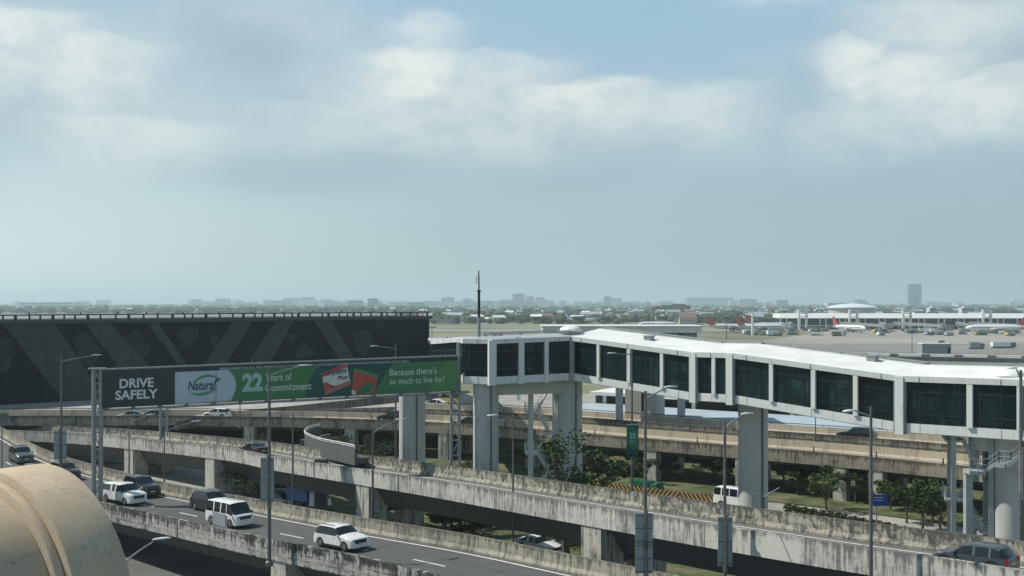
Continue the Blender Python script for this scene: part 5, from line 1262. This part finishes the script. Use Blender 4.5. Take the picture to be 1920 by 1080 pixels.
for px, Y, yt, lb in ((1302, 330, 617, 'apron light mast above the bridge roof near the middle'),(1710, 330, 622, 'apron light mast left of the roof unit'),(810, 420, 614, 'apron light mast beside the dark terminal corner'),(1411, 700, 584, 'tall pale tapered mast on the airfield left of the pier'),(1362, 620, 602, 'thin light mast beside the parked airliners')):
    r = thing('light_mast', lb, 'light mast', (ax_(px, Y), Y, 0), 0, 'masts on the airfield'); H = CZ-(yt-HY)*Y/FP; q = 1.0 if px == 1411 else .16*Y/330
    MB().tube([(0,0,0),(0,0,H)], [q, q*.6], 8).build('pole', M['white'] if px == 1411 else M['lampgrey'], r)
    if px != 1411: MB().box((0, 0, H+.1), (2.6*Y/330, .6, .35)).build('lamp_head', M['lampgrey'], r)
# ================================================================== far suburb: houses, trees, skyline
hw_ = [mat('house_wall_'+n, c, .85, var=.1, scale=.05) for n, c in (('white',(.62,.62,.60)),('cream',(.52,.47,.38)),('pink',(.42,.30,.27)),('grey',(.33,.35,.36)),('green',(.25,.36,.33)))]
hr_ = [mat('house_roof_'+n, c, .8, var=.15, scale=.05) for n, c in (('white',(.70,.71,.70)),('rust',(.22,.13,.10)),('grey',(.28,.30,.31)),('blue',(.3,.36,.40)))]
rh = random.Random(5); protos = []
def house_proto(i):
    w, d, h = rh.uniform(9,20), rh.uniform(8,12), rh.uniform(3.5,8); pitched = i % 3 != 0
    a = MB().box((0,0,h/2), (w,d,h)); b = MB()
    if pitched: b.poly([(-w/2-.5,-d/2-.6,h+.01),(w/2+.5,-d/2-.6,h+.01),(w/2-.5,0,h+d*.24),(-w/2+.5,0,h+d*.24)], (0,0,.2)); b.poly([(-w/2-.5,d/2+.6,h+.01),(w/2+.5,d/2+.6,h+.01),(w/2-.5,0,h+d*.24),(-w/2+.5,0,h+d*.24)], (0,0,.2))
    else: b.box((0,0,h+.3), (w+.5,d+.5,.6))
    c = MB()
    for k in range(int(w/3)): c.box((-w/2+1.8+k*3, -d/2-.02, h*.6), (1.3,.1,1.3))
    return a, b, c
def place_house(i, x, y, rz, lb, grp, k=None):
    r = thing('house', lb, 'house', (x, y, 0), rz, grp)
    ms = protos[i % len(protos)]
    for nm, me in zip(('wall','roof','windows'), ms):
        o = bpy.data.objects.new(nm, me); scene.collection.objects.link(o); o.parent = r
    return r
for i in range(12):
    a, b, c = house_proto(i); mm = []
    for nm, mb, m_ in (('wall', a, hw_[i % 5]), ('roof', b, hr_[(i*7) % 4]), ('windows', c, M['dark'])):
        o = mb.build(nm, m_); mm.append(o.data); bpy.data.objects.remove(o)
    protos.append(mm)
def fieldz(px): return 1
for i in range(285):
    Y = 1050*math.exp(rh.random()**1.1*1.15); px = rh.uniform(780, 1960)
    if rh.random() < .18: px = rh.uniform(0, 780); Y = rh.uniform(2200, 3600)
    place_house(rh.randrange(12), ax_(px, Y), Y, rh.uniform(-.5,.5), 'small house with a %s among the trees of the far suburb' % 'low roof', 'houses of the far suburb')
def far_trees(name, n, y0, y1, seed, x0, x1, hmin, hmax, bias=1.2):
    rt = random.Random(seed); mb = MB()
    base = []
    bm = bmesh.new(); bmesh.ops.create_icosphere(bm, subdivisions=2, radius=1); vs_ = [v.co.copy() for v in bm.verts]; fs = [[v.index for v in f.verts] for f in bm.faces]; bm.free()
    for _ in range(n):
        Y = y0*math.exp(rt.random()**bias*math.log(y1/y0)); px = rt.uniform(x0, x1); x = ax_(px, Y); H = rt.uniform(hmin, hmax); w = H*rt.uniform(.55, 1.3)
        b = len(mb.v); sd_ = rt.random()*10
        for v in vs_:
            k = 1+.28*math.sin(v.x*5+sd_)*math.cos(v.y*4+sd_*2)+.2*math.sin(v.z*7+sd_*3)+.12*rt.random()
            mb.v.append((x+v.x*w*k, Y+v.y*w*k, max(0, H*.5+v.z*H*.55*k)))
        for f in fs: mb.face([b+q for q in f])
    o = mb.build(name, M['fartree']); tag(o, kind='stuff'); return o
M['fartree'] = foliage('far_tree_leaves', (.028,.045,.025), (.06,.078,.04), (.04,.05,.032))
tag(far_trees('woodland', 1900, 1060, 6500, 3, 740, 2000, 3.5, 8.5), 'hazy mass of trees between the houses of the far suburb', 'woodland')
tag(far_trees('woodland', 800, 2000, 5500, 4, -100, 800, 5, 10, 1), 'thin hazy tree line above the dark terminal roof', 'woodland')
# high-rises and large blocks on the horizon
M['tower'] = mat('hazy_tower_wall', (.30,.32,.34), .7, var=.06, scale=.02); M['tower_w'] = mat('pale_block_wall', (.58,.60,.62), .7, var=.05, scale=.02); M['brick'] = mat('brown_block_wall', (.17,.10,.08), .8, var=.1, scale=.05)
SK = [(47,150,567,3000,'tower_w','wide pale factory block on the horizon at far left'),(395,440,572,3400,'tower','low grey block on the horizon above the terminal roof, left'),(533,562,559,4600,'tower','faint wide tower on the horizon above the terminal roof'),(566,590,557,4900,'tower','faint tower with a stepped top above the terminal roof'),(600,622,562,4700,'tower','faint pale tower between two pairs of high rises'),
      (655,681,564,3100,'tower','grey block with a rounded top above the terminal roof'),(690,709,560,3100,'tower','narrow grey tower next to the rounded block'),(764,796,568,2900,'tower','low wide grey block right above the terminal corner'),(828,852,558,4400,'tower','faint tower just left of the antenna mast'),(868,882,560,4500,'tower','thin faint tower touching the antenna mast'),(900,925,564,4300,'tower','faint low tower just right of the antenna mast'),(935,950,563,4300,'tower','faint narrow tower left of the group of three'),
      (961,984,551,4000,'tower','tallest of the group of three towers near the middle'),(986,1001,556,4000,'tower','middle one of the group of three towers'),(1004,1022,558,4000,'tower','right one of the group of three towers'),(1132,1145,556,4000,'tower','lone narrow tower right of the middle'),(1100,1125,571,3300,'tower','low grey block left of the lone narrow tower'),
      (1239,1292,572,1900,'brick','dark brown stepped building among the far trees'),(1220,1240,576,1880,'brick','low brown annex left of the dark brown building'),(1283,1372,558,5600,'tower','very faint long building on the horizon right of the middle'),(1548,1590,568,2700,'tower_w','white apartment block left of the dome'),(1530,1547,573,2600,'tower_w','low white block left of the white apartments'),
      (1700,1725,533,3600,'tower','tall twin tower rising alone above the airport pier'),(1600,1622,562,5200,'tower','very faint tower left of the tall twin tower'),(1790,1850,571,3100,'tower_w','low white block right of the tall twin tower'),(205,240,573,3300,'tower','low hazy block right of the wide pale factory'),(320,350,575,3000,'tower','small dark block in the tree line at left'),(1740,1752,577,1500,'tower_w','small white tower in the trees behind the pier'),(1800,1812,577,1500,'tower_w','second small white tower in the trees behind the pier')]
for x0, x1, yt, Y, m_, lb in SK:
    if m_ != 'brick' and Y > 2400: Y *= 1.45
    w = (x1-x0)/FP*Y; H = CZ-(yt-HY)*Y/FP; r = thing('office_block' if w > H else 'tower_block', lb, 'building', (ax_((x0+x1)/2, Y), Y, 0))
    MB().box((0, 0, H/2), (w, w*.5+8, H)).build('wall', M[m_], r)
    MB().box((w*.12, 0, H+1.2), (w*.45, w*.25+4, 2.4)).build('roof', M[m_], r)
    mb = MB(); fl_ = max(2, int(H/9))
    for k in range(fl_): mb.box((0, -(w*.5+8)/2-.1, H*(k+.6)/fl_), (w*.92, .3, H/fl_*.35))
    mb.build('windows', M['mullion'], r)
    if 'twin' in lb: MB().box((0, -(w*.5+8)/2-.4, H/2), (w*.08, 1.2, H)).build('recess', M['dark'], r)
rk = random.Random(44)
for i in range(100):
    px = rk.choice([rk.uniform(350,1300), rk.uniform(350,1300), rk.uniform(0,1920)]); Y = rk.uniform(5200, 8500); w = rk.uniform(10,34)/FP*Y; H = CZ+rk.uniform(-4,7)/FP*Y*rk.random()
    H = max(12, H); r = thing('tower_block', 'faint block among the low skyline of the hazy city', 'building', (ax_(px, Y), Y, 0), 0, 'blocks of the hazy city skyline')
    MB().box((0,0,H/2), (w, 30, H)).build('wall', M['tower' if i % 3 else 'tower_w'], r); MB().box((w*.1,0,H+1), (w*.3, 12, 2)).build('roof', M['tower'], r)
# ================================================================== haze
hz_o = MB().box((0, 3500, 69), (23000*1.04, 29000, 140)); hz_o = hz_o.build('haze', None or M['dark'])
hz_o.data.materials.clear(); hm_ = bpy.data.materials.new('haze_air'); hm_.use_nodes = True; t = NT(hm_.node_tree)
o = t.n('ShaderNodeOutputMaterial'); v = t.n('ShaderNodeVolumePrincipled'); t.l(v.outputs[0], o.inputs['Volume'])
v.inputs['Color'].default_value = (.72,.90,.96,1); v.inputs['Density'].default_value = .00017; v.inputs['Anisotropy'].default_value = .2
hz_o.data.materials.append(hm_); tag(hz_o, kind='stuff')
